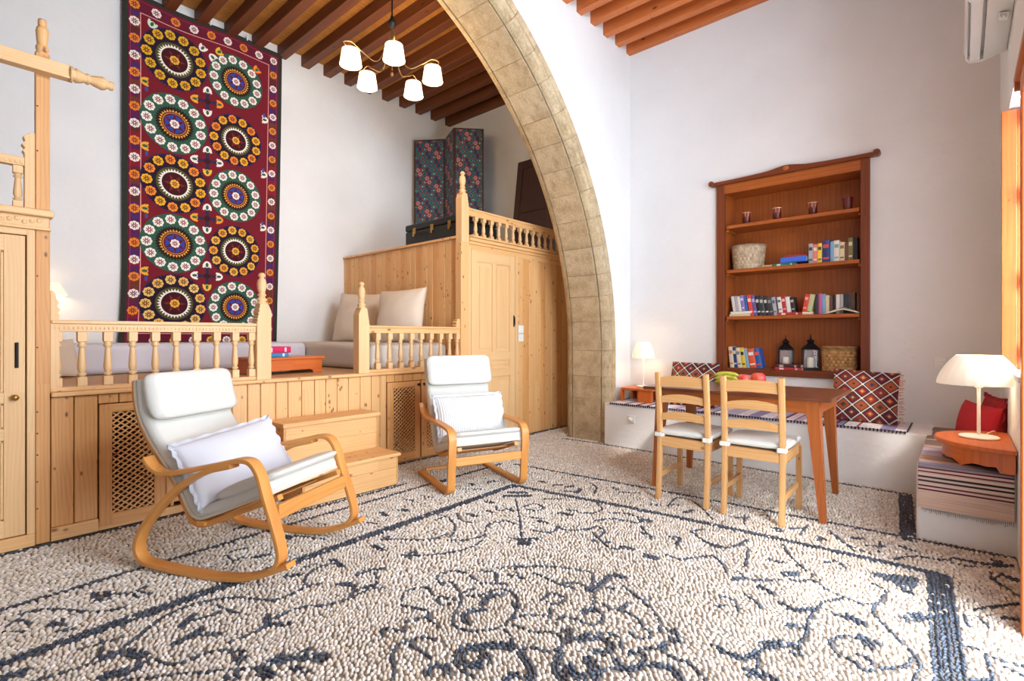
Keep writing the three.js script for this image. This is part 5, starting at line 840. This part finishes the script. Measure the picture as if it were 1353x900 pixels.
mattress('long lilac-grey mattress along the wall under the hanging', 0.46, 2.66, 5.28, 6.15, PY, 1.10, M.sheet);
mattress('beige mattress against the loft cupboard', 2.67, 3.60, 4.08, 6.16, PY, 1.095, M.sheetBeige);
function standing(name, label, w, h, t, m, at, face, lean, opts = {}, roll = 0) {      // pillow standing on its lower edge; face = direction it looks to in (x, n)
  const g = pillow(w, h, t, opts); if (roll) g.rotateZ(roll); g.translate(0, h / 2, 0); g.rotateX(-lean);
  const o = thing(name, label, 'cushion', at, Math.atan2(face[1], face[0]) + Math.PI / 2); lpart(o, 'cushion_body', g, m); return o;
}
standing('beige_cushion', 'large beige cushion leaning on the planks behind the short balustrade', 0.62, 0.62, 0.26, M.beige, [3.33, 4.62, 1.085], [-1, -0.28], 0.24, { seed: 5, wrinkle: 0.03, e: 0.42 }, 0.04);
standing('beige_cushion', 'large beige cushion leaning in the corner behind the newel post', 0.62, 0.62, 0.26, M.beige, [3.36, 5.52, 1.085], [-1, -0.35], 0.22, { seed: 8, wrinkle: 0.04, e: 0.42 }, -0.05);
standing('beige_cushion', 'beige cushion propped against the mattress behind the scalloped bracket', 0.34, 0.32, 0.12, M.beige, [0.62, 5.1, 0.85], [0.35, -0.9], 0.42, { seed: 2, wrinkle: 0.02 });
{
  const o = thing('low_table', 'low orange wooden table on the platform', 'table', [2.0, 4.46, PY], 0.12), S = M.stool;
  lpart(o, 'tabletop', lb(0, 0.13, 0, 0.62, 0.022, 0.4, 'x', 0.006), S);
  for (const z of [-0.17, 0.17]) { const s = new THREE.Shape(); s.moveTo(-0.29, 0); s.lineTo(-0.21, 0); s.quadraticCurveTo(-0.2, 0.03, -0.17, 0.03); s.lineTo(0.17, 0.03); s.quadraticCurveTo(0.2, 0.03, 0.21, 0); s.lineTo(0.29, 0); s.lineTo(0.29, 0.119); s.lineTo(-0.29, 0.119); s.closePath(); const g = extrude(s, 0.02, 0.002); g.translate(0, 0, z - 0.01); lpart(o, 'side_apron', boxUV(g, 'x'), S); }
  for (const x of [-0.27, 0.27]) lpart(o, 'end_board', lb(x, 0.06, 0, 0.022, 0.118, 0.32, 'z', 0.003), S);
  book('teal-blue book lying on the low platform table', 'book', [1.90, 4.33, PY + 0.142], 0.034, 0.24, 0.17, 0x2f7fa8, 0xe0e8e8, 0, true, Math.PI / 2 + 0.1);
  book('bright pink book lying atop the teal-blue book', 'book', [1.91, 4.325, PY + 0.177], 0.052, 0.26, 0.17, 0xc8144e, 0xf0c8d8, 0, true, Math.PI / 2 + 0.16);
}
// ---- wall hanging
{
  const W = TAP.x1 - TAP.x0, Hh = TAP.y1 - TAP.y0, g = new THREE.BoxGeometry(W, Hh, 0.008, 40, 80, 1), p = g.attributes.position;
  for (let i = 0; i < p.count; i++) { const x = p.getX(i), y = p.getY(i), t = 0.5 - y / Hh; const fold = 0.012 * Math.sin(x * 9 + y * 1.3) * (0.25 + t) + 0.008 * fbm(x * 4 + 9, y * 2, 2, 7); const flare = x < 0 ? -0.05 * Math.pow(clamp(t - 0.72) * 3.4, 2) * (-x / (W / 2)) : -0.06 * t * (x / (W / 2)); p.setXYZ(i, x + flare, y + 0.012 * Math.sin(x * 7) * (1 - t), p.getZ(i) + fold); }
  g.computeVertexNormals(); g.translate(0, -Hh / 2, 0);
  const o = thing('wall_hanging', 'dark red embroidered hanging with ten round flower medallions', 'tapestry', [(TAP.x0 + TAP.x1) / 2, NB - 0.042, TAP.y1]);
  lpart(o, 'embroidered_cloth', g, M.tapestry);
  for (const x of [-0.76, -0.38, 0, 0.38, 0.76]) lpart(o, 'clip', merge([lb(x, 0.01, 0.012, 0.016, 0.045, 0.014, 'y', 0.003), lb(x + 0.004, 0.035, -0.005, 0.01, 0.02, 0.05, 'y', 0.002)]), M.white);
}
// ---- loft: screen, trunk, leaning door
{
  const o = thing('folding_screen', 'three-panel folding screen patterned in red and teal on the loft', 'screen', [4.98, 5.7, 2.19]);
  const P = [[4.71, 6.09], [4.98, 5.70], [4.79, 5.30], [5.10, 5.02]];
  for (let k = 0; k < 3; k++) { const [a, b] = [P[k], P[k + 1]], l = Math.hypot(b[0] - a[0], b[1] - a[1]) - 0.008, g = new THREE.BoxGeometry(l - 0.05, 1.83, 0.018), f = new THREE.BoxGeometry(l, 1.87, 0.014); for (const q of [g, f]) { q.rotateY(Math.atan2(b[1] - a[1], b[0] - a[0])); q.translate((a[0] + b[0]) / 2, 2.19 + 0.937, -(a[1] + b[1]) / 2); } const fr = part(o, 'panel_frame', boxUV(f), M.darkDoor); part(fr, 'patterned_panel', g, M.screen); }
  const t = thing('trunk', 'black travelling trunk with brass clasps on the loft edge', 'trunk', [4.0, 4.5, 2.19]), K = mat({ color: 0x16181a, roughness: 0.5 });
  part(t, 'box', wb(3.74, 4.3, 2.19, 2.40, 4.02, 5.0, 'z', 0.012), K); const lid = part(t, 'lid', wb(3.735, 4.305, 2.405, 2.485, 4.015, 5.005, 'z', 0.02), K);
  for (const n of [4.2, 4.5, 4.82]) { part(t, 'clasp', merge([wb(3.722, 3.742, 2.36, 2.43, n - 0.022, n + 0.022, 'y', 0.004), wb(3.712, 3.724, 2.33, 2.39, n - 0.012, n + 0.012, 'y', 0.004)]), M.brass); }
  part(t, 'handle', tube([new V3(3.735, 2.36, -4.60), new V3(3.705, 2.345, -4.62), new V3(3.70, 2.335, -4.66), new V3(3.705, 2.345, -4.70), new V3(3.735, 2.36, -4.72)], 0.008, 20, 8), M.iron);
  const d = thing('door_leaf', 'dark brown wooden door leaf leaning on the loft wall', 'door', [5.43, 4.30, 2.20]);
  const tilt = (g) => { g.rotateZ(-0.13); g.translate(-0.2, 0, 0); return g; };
  lpart(d, 'stile', tilt(lb(0, 0.70, -0.29, 0.04, 1.38, 0.1)), M.darkDoor); lpart(d, 'stile', tilt(lb(0, 0.70, 0.29, 0.04, 1.38, 0.1)), M.darkDoor);
  for (const y of [0.07, 0.7, 1.33]) lpart(d, 'rail', tilt(lb(0, y, 0, 0.038, 0.12, 0.48, 'z')), M.darkDoor);
  for (const [y, h] of [[0.385, 0.51], [1.015, 0.51]]) lpart(d, 'panel', tilt(lb(0, y, 0, 0.02, h, 0.48, 'y', 0.002)), M.darkDoor);
}
// ---------------------------------------------------------------- lamps
const WARM = new THREE.Color(1, 0.72, 0.42);
const glowM = (k, tint = [1, 0.80, 0.50]) => mat({ color: 0xf4ead8, emissive: new THREE.Color(...tint), emissiveIntensity: k, roughness: 0.8, side: THREE.DoubleSide });
function bulb(x, n, y, power, radius = 2) { const l = new THREE.PointLight(WARM, power, 0, 2); l.position.set(x, y, -n); l.castShadow = true; l.shadow.radius = radius; scene.add(l); return l; }
function shadeGeo(r0, r1, h, t = 0.002) { return lathe([[r0, 0], [r1, h], [r1 - t, h], [r0 - t, 0], [r0, 0]], 32); }
{
  const cx = 2.875, cn = 4.05, o = thing('chandelier', 'chandelier with five glowing white shades on curled metal arms', 'chandelier', [cx, cn, 4.0]), B = M.bronze;
  part(o, 'stem', tube([new V3(cx, 4.66, -cn), new V3(cx, 4.45, -cn), new V3(cx, 4.15, -cn)], 0.007, 10, 8), M.iron);
  part(o, 'hub', place(boxUV(lathe([[0.0001, 0.13], [0.012, 0.12], [0.02, 0.09], [0.036, 0.06], [0.04, 0.04], [0.028, 0.015], [0.014, 0], [0.0001, 0]].reverse(), 16)), cx, cn, 4.08), M.iron);
  part(o, 'bottom_drop', place(boxUV(lathe([[0.0001, 0.05], [0.008, 0.045], [0.014, 0.03], [0.01, 0.015], [0.005, 0.005], [0.0001, 0]].reverse(), 12)), cx, cn, 3.62), M.bronze);
  part(o, 'centre_rod', tube([new V3(cx, 4.1, -cn), new V3(cx, 3.9, -cn), new V3(cx, 3.68, -cn)], 0.005, 8, 6), M.bronze);
    const S = [[-0.378, 0.096], [-0.167, -0.264], [-0.043, 0.351], [0.371, 0.154], [0.306, -0.226]];
  const gm = glowM(2.6);
  for (const [dx, dn] of S) {
    const y = 3.615, x = cx + dx, n = cn + dn, a = new V3(cx, 4.09, -cn), ux = dx / 0.36, un = dn / 0.36;
    part(o, 'arm', tube([a, new V3(cx + dx * 0.1, 3.95, -(cn + dn * 0.1)), new V3(cx + dx * 0.4, 3.72, -(cn + dn * 0.4)), new V3(cx + dx * 0.75, y + 0.16, -(cn + dn * 0.75)), new V3(cx + dx * 1.0, y + 0.215, -(cn + dn * 1.0)), new V3(cx + dx * 1.17, y + 0.19, -(cn + dn * 1.17)), new V3(cx + dx * 1.08, y + 0.16, -(cn + dn * 1.08)), new V3(x, y + 0.15, -n)], 0.0055, 50, 8), B);
    const g = shadeGeo(0.098, 0.078, 0.135); g.translate(x, y, -n); const sh = part(o, 'shade', g, gm);
    const k = lathe([[0.0001, 0.03], [0.016, 0.028], [0.018, 0], [0.0001, 0]].reverse(), 12); k.translate(x, y + 0.12, -n); part(sh, 'socket', boxUV(k), B);
    bulb(x, n, y + 0.06, 1.2, 3);
  }
}
function tableLamp(name, label, at, baseR, h, r0, r1, sh, lit, pleats) {
  const o = thing(name, label, 'lamp', at);
  lpart(o, 'base', lathe([[0.0001, 0], [baseR, 0], [baseR, 0.008], [baseR * 0.94, 0.014], [0.02, 0.018], [0.0001, 0.018]], 36), M.white);
  lpart(o, 'pole', lathe([[0.0001, 0.016], [0.0085, 0.016], [0.0085, h - 0.02], [0.018, h - 0.02], [0.018, h + 0.02], [0.0001, h + 0.02]], 14), M.white);
  const prof = []; for (let k = 0; k <= 10; k++) { const t = k / 10; prof.push([r0 + (r1 - r0) * Math.pow(t, 1.7), h + t * sh]); } for (let k = 10; k >= 0; k--) { const t = k / 10; prof.push([r0 + (r1 - r0) * Math.pow(t, 1.7) - 0.002, h + t * sh]); }
  const g = new THREE.LatheGeometry(prof.map(([r, y]) => new THREE.Vector2(r, y)), 96), p = g.attributes.position;
  for (let i = 0; i < p.count; i++) { const a = Math.atan2(p.getZ(i), p.getX(i)), t = (p.getY(i) - h) / sh, w = 1 + pleats * Math.sin(a * 24) + (t < 0.03 ? 0.01 * Math.sin(a * 48) : 0); p.setX(i, p.getX(i) * w); p.setZ(i, p.getZ(i) * w); }
  g.computeVertexNormals(); lpart(o, 'lamp_shade', g, lit);
  return o;
}
tableLamp('table_lamp', 'white pleated table lamp glowing on the bench stool by the arch', [5.17, 2.63, 0.604], 0.07, 0.32, 0.118, 0.07, 0.17, glowM(0.9), 0.02); bulb(5.17, 2.63, 1.0, 0.2);
tableLamp('table_lamp', 'white cloth-shaded table lamp on the half-round stool', [4.06, -0.075, 0.567], 0.092, 0.315, 0.192, 0.102, 0.17, glowM(0.4, [1, 0.93, 0.78]), 0.006); bulb(4.06, -0.075, 0.98, 0.25);
{
  const o = thing('wall_lamp', 'small glowing lamp on the wall behind the bed post', 'lamp', [0.70, NB - 0.01, 1.5]);
  lpart(o, 'back_plate', lb(0, 0.02, 0, 0.05, 0.1, 0.018, 'y', 0.006), M.white); lpart(o, 'arm', tube([new V3(0, 0.0, 0.005), new V3(0, 0.0, 0.07), new V3(0, 0.03, 0.1)], 0.006, 16, 8), M.white);
  const g = shadeGeo(0.105, 0.05, 0.11); g.translate(0, 0.03, 0.1); lpart(o, 'lamp_shade', g, glowM(0.9)); bulb(0.70, NB - 0.11, 1.575, 0.16);
}
// ---------------------------------------------------------------- benches: rugs, cushions, stools
function runnerGeo(L, w, path) {                                  // rug strip following a path of [s, y] with width along z
  return ribbon(path, w, 0.009, { smooth: false, round: 0.2 });
}
{
  const g = new RoundedBoxGeometry(0.5, 0.01, 2.56, 3, 0.004), uv = g.attributes.uv, p = g.attributes.position; for (let i = 0; i < p.count; i++) { uv.setXY(i, p.getX(i) / 0.5 + 0.5, p.getZ(i) / 2.56 + 0.5); p.setY(i, p.getY(i) + 0.004 * fbm(p.getX(i) * 6 + 5, p.getZ(i) * 6, 2, 5)); }
  const o = thing('striped_rug', 'white and purple striped rag rug along the bookcase bench', 'rug', [5.078, 1.58, 0.446]); lpart(o, 'woven_strip', g, M.runner);
  const tf = []; for (let n = -1.26; n < 1.27; n += 0.024) { const k = lb(-0.2545, -0.008, n, 0.007, 0.022, 0.011, 'y', 0.002); tf.push(k); } lpart(o, 'edge_loops', merge(tf), mat({ color: 0x3a3040, roughness: 1 })).userData.kind = 'stuff';
  const pts = []; for (let k = 0; k <= 10; k++) pts.push([1.52 - k * 0.149, 0.431 + 0.003 * Math.sin(k * 2)]); pts.push([0.006, 0.428], [-0.012, 0.418], [-0.018, 0.40]); for (let k = 1; k <= 6; k++) pts.push([-0.02 - 0.004 * Math.sin(k * 1.4), 0.40 - k * 0.037]);
  const q = ribbon(pts.map(([a, b]) => [a, b - 0.425]), 0.40, 0.008, { smooth: false, round: 0.3 }), L = q.attributes.uv; let mx = 0; for (let i = 0; i < L.count; i++) mx = Math.max(mx, L.getY(i)); for (let i = 0; i < L.count; i++) L.setXY(i, L.getX(i), L.getY(i) / mx); q.translate(0, 0, 0.01);
  const r = thing('striped_rug', 'beige and black striped rag rug hanging over the bench end', 'rug', [3.79, 0.0, 0.425]); lpart(r, 'woven_strip', q, M.bedRug);
  const fr = []; for (let z = -0.18; z < 0.20; z += 0.008) { const l = 0.012 + 0.02 * hash2(Math.floor(z * 1000), 4, 1); fr.push(lb(-0.02, -0.247 - l / 2, z + 0.01, 0.002, l, 0.002, 'y', 0)); } lpart(r, 'fringe', merge(fr), mat({ color: 0x8a7a72, roughness: 1 })).userData.kind = 'stuff';
}
{
  const a = standing('kilim_cushion', 'patterned kilim cushion with tassels leaning beside the dining table end', 0.46, 0.44, 0.15, M.kilim, [5.06, 0.60, 0.452], [-1, -0.1], 0.30, { seed: 6, pinch: 0.03, e: 0.4, wrinkle: 0.008 }, -0.05);
  const tf = []; for (let k = 0; k < 42; k++) { const y = 0.03 + k * 0.0098, l = 0.02 + 0.022 * hash2(k, 1, 2); const g = lb(0.232 + l / 2 - 0.006, y, 0.002 * Math.sin(k), l, 0.005, 0.006, 'x', 0); g.rotateZ((hash2(k, 2, 2) - 0.5) * 0.06); g.rotateX(-0.30); tf.push(g); } lpart(a, 'tassels', merge(tf), mat({ color: 0xd8a088, roughness: 1 })).userData.kind = 'stuff';
  standing('kilim_cushion', 'patterned kilim cushion leaning under the bookcase behind the chairs', 0.5, 0.46, 0.15, M.kilimB, [5.06, 2.06, 0.452], [-1, 0.05], 0.28, { seed: 7, pinch: 0.03, e: 0.4, wrinkle: 0.008 });
  standing('red_cushion', 'bright red cushion on the corner bench', 0.52, 0.27, 0.13, M.red, [4.74, -0.055, 0.436], [-0.36, 1], 0.22, { seed: 3, wrinkle: 0.01, e: 0.4 });
  const d = standing('red_cushion', 'dark red ruffled cushion in the bench corner', 0.40, 0.31, 0.1, M.darkRed, [4.72, -0.15, 0.436], [-0.2, 1], 0.06, { seed: 9, wrinkle: 0.02, e: 0.4 });
  const fr = frill(0.40, 0.31, 0.022, { wave: 0.008, n: 22 }); fr.translate(0, 0.155, 0); fr.rotateX(-0.06); lpart(d, 'ruffle', fr, M.darkRed);
}
function halfStool(name, label, at, R, H, flatTurn) {                 // D-shaped top on a bowed apron, flat side at -z... own axes: flat side along x, bow towards -z
  const o = thing(name, label, 'stool', at, flatTurn), S = M.stool;
  const t = new THREE.Shape(); t.moveTo(-R, 0); t.lineTo(R, 0); t.absellipse(0, 0, R, R, 0, Math.PI, false); t.closePath();
  const g = extrude(t, 0.018, 0.003, 40); g.rotateX(-Math.PI / 2); g.translate(0, H - 0.021, 0); lpart(o, 'stool_top', boxUV(g, 'x'), S);
  const n = 64, r = R * 0.9, pos = [], idx = [];
  for (let i = 0; i <= n; i++) { const a = Math.PI * i / n, s = Math.abs(Math.sin(a * 4)), foot = Math.pow(s, 0.5), y0 = i < 5 || i > n - 5 ? 0 : 0.034 * foot * (0.75 + 0.25 * Math.sin(a * 8) ** 2); for (const [rr_, y] of [[r, y0], [r, H - 0.018], [r - 0.02, H - 0.018], [r - 0.02, y0]]) pos.push(rr_ * Math.cos(a), y, -rr_ * Math.sin(a)); }
  for (let i = 0; i < n; i++) for (let k = 0; k < 4; k++) { const a = i * 4 + k, b = i * 4 + (k + 1) % 4, c = a + 4, d = b + 4; idx.push(a, b, c, b, d, c); }
  const q = new THREE.BufferGeometry(); q.setAttribute('position', new THREE.Float32BufferAttribute(pos, 3)); q.setIndex(idx); const f = toCreasedNormals(q, 0.6); f.setAttribute('uv', new THREE.Float32BufferAttribute(new Float32Array(f.attributes.position.count * 2), 2)); lpart(o, 'bowed_apron', boxUV(f, 'x'), S);
  lpart(o, 'back_board', lb(0, H / 2 - 0.01, -0.012, R * 1.76, H - 0.02, 0.018, 'x', 0.002), S);
  return o;
}
halfStool('half_round_stool', 'orange half-round stool under the cloth-shaded lamp', [4.04, NS + 0.008, 0.434], 0.335, 0.133, 0);
{
  const o = thing('bench_stool', 'small orange open-sided stool on the bench by the arch', 'stool', [5.16, 2.64, 0.452]), S = M.stool, t = new THREE.Shape();
  t.moveTo(-0.17, -0.2); t.lineTo(0.1, -0.2); t.quadraticCurveTo(0.19, -0.19, 0.19, -0.1); t.lineTo(0.19, 0.2); t.lineTo(-0.1, 0.2); t.quadraticCurveTo(-0.17, 0.18, -0.17, 0.1); t.closePath();
  const g = extrude(t, 0.018, 0.003, 12); g.rotateX(-Math.PI / 2); g.translate(0, 0.128, 0); lpart(o, 'stool_top', boxUV(g, 'x'), S);
  for (const [x, z, w, d] of [[-0.13, -0.17, 0.06, 0.022], [-0.13, 0.17, 0.06, 0.022], [0.12, -0.17, 0.06, 0.022], [0.12, 0.17, 0.06, 0.022], [-0.145, 0.1, 0.022, 0.15]]) lpart(o, 'leg_board', lb(x, 0.063, z, w, 0.128, d, 'y', 0.003), S);
  lpart(o, 'back_board', lb(0.165, 0.063, 0, 0.018, 0.128, 0.36, 'z', 0.003), S);
}
// ---- fruit on the dining table
{
  const fm = (a, b) => mat({ map: pixelTexture(64, 64, (u, v) => mix3(a, b, clamp(fbm(u * 5, v * 5, 4, 31) * 2 - 0.5))), roughness: 0.45 });
  const body = lathe([[0.0001, 0.012], [0.012, 0.004], [0.026, 0.0], [0.04, 0.02], [0.044, 0.042], [0.038, 0.066], [0.022, 0.078], [0.008, 0.074], [0.0001, 0.066]], 28);
  [['large red fruit lying beside the green bananas', [4.17, 1.275, 0.776], [208, 60, 48], [232, 120, 96], 1.15], ['larger dark red fruit lying beside the pinkish red fruit', [4.25, 1.19, 0.776], [196, 46, 44], [224, 96, 70], 1.3]].forEach(([l, at, a, b, k], i) => { const o = thing('red_fruit', l, 'fruit', at, i, 'red fruit on the table'); const g = body.clone(); g.scale(k, k, k); lpart(o, 'fruit_body', g, fm(a, b)); lpart(o, 'stalk', tube([new V3(0, 0.068 * k, 0), new V3(0.003, 0.082 * k, 0), new V3(0.008, 0.09 * k, 0)], 0.0018, 8, 6), M.darkDoor); });
  for (let k = 0; k < 3; k++) {
    const o = thing('banana', ['green banana lying lowest on the table', 'green banana curved over the lowest one', 'short yellow-green banana on top of the bunch'][k], 'fruit', [4.12 + 0.012 * k, 1.40, 0.776], 0.18 * k - 0.2, 'bananas on the table'), h = k * 0.028;
    const c = new THREE.CatmullRomCurve3([new V3(0, 0.022 + h, -0.085), new V3(0.006, 0.033 + h, -0.035), new V3(0.006, 0.036 + h, 0.02), new V3(-0.004, 0.028 + h, 0.075), new V3(-0.01, 0.02 + h, 0.1)], false, 'centripetal'), g = new THREE.TubeGeometry(c, 24, 0.0175, 6), p = g.attributes.position;
    for (let i = 0; i <= 24; i++) { const t = i / 24, f = Math.min(1, 0.25 + Math.sin(Math.PI * clamp(t * 0.94 + 0.03)) * 1.3), ctr = c.getPointAt(t); for (let j = 0; j <= 6; j++) { const q = i * 7 + j; p.setXYZ(q, ctr.x + (p.getX(q) - ctr.x) * f, ctr.y + (p.getY(q) - ctr.y) * f, ctr.z + (p.getZ(q) - ctr.z) * f); } } g.computeVertexNormals();
    lpart(o, 'banana_body', g, fm([168, 172, 52], [206, 196, 84])); const tip = new THREE.SphereGeometry(0.0055, 8, 6); tip.translate(0, 0.022 + h, -0.087); lpart(o, 'stem_tip', tip, M.darkDoor);
  }
}
// ---- air conditioner over the window
{
  const o = thing('air_conditioner', 'white wall-mounted air conditioner over the window', 'air conditioner', [4.15, NS, 2.99]);
  const s = shapeOf([[0, 0.03], [0.112, 0.002], [0.112, 0.05], [0.13, 0.05], [0.13, 0.0], [0.178, 0.008], [0.168, 0.05], [0.182, 0.05], [0.192, 0.02], [0.2, 0.05], [0.205, 0.09], [0.195, 0.25], [0.188, 0.275], [0.16, 0.29], [0, 0.29]]);     // section with the two air slots cut in
  const ends = shapeOf([[0, 0.03], [0.112, 0.0], [0.13, -0.002], [0.18, 0.006], [0.195, 0.03], [0.205, 0.09], [0.195, 0.25], [0.188, 0.275], [0.16, 0.29], [0, 0.29]]);
  const g = extrude(s, 0.80); g.rotateY(Math.PI / 2); g.translate(3.76, 2.985, -NS - 0.002); part(o, 'housing', boxUV(g, 'x'), M.plastic);
  for (const x of [3.735, 4.56]) { const e = extrude(ends, 0.025, 0.003, 8); e.rotateY(Math.PI / 2); e.translate(x, 2.985, -NS - 0.002); part(o, 'end_cap', boxUV(e, 'x'), M.plastic); }
  const lab = canvasTexture(128, 96, (c, w, h) => { c.fillStyle = '#f2f2f0'; c.fillRect(0, 0, w, h); c.fillStyle = '#6a7078'; for (let k = 0; k < 5; k++) c.fillRect(8, 8 + k * 9, 70 - (k % 3) * 16, 4); for (const [k, col] of [[0, '#3a9a4a'], [1, '#b8c83a'], [2, '#e8c83a']]) { c.fillStyle = col; c.fillRect(20, 58 + k * 12, 60 + k * 14, 8); } });
  const l = new THREE.BoxGeometry(0.1, 0.0015, 0.07); l.rotateX(0.29); l.translate(4.05, 2.999, -(NS + 0.055)); part(o, 'rating_label', l, mat({ map: lab, roughness: 0.5 }));
}
// ---- sockets
{
  const socket = (label, at) => { const o = thing('wall_socket', label, 'socket', at); lpart(o, 'socket_plate', lb(-0.005, 0, 0, 0.01, 0.082, 0.082, 'y', 0.004), M.plastic); const r = lathe([[0.0001, 0.004], [0.017, 0.003], [0.021, 0.008], [0.022, 0], [0.0001, 0]].reverse(), 20); r.rotateZ(Math.PI / 2); r.translate(-0.0095, 0, 0); lpart(o, 'socket_well', boxUV(r), M.white); for (const z of [-0.0095, 0.0095]) { const h = new THREE.CylinderGeometry(0.003, 0.003, 0.004, 10); h.rotateZ(Math.PI / 2); h.translate(-0.014, 0, z); lpart(o, 'contact', boxUV(h), M.brass); } return o; };
  socket('cream wall socket on the wall above the corner bench', [XE, 0.132, 0.955]);
  const o = socket('wall socket with plug on the bench front by the arch', [4.83, 2.59, 0.295]);
  const p = lathe([[0.0001, 0.03], [0.014, 0.028], [0.017, 0.018], [0.018, 0], [0.0001, 0]].reverse(), 16); p.rotateZ(Math.PI / 2); p.translate(-0.016, 0.0, 0); lpart(o, 'plug', boxUV(p), M.white);
  const cord = single('lamp_cord', 'thin white cord of the cloth-shaded lamp', 'cord', tube([new V3(0.06, 0.006, 0.03), new V3(0.2, 0.008, 0.05), new V3(0.28, 0.006, 0.08), new V3(0.36, -0.1, 0.10), new V3(0.42, -0.118, 0.09)], 0.003, 40, 6), M.white, [4.06, -0.075, 0.567]);
}
renderer.render(scene, camera);
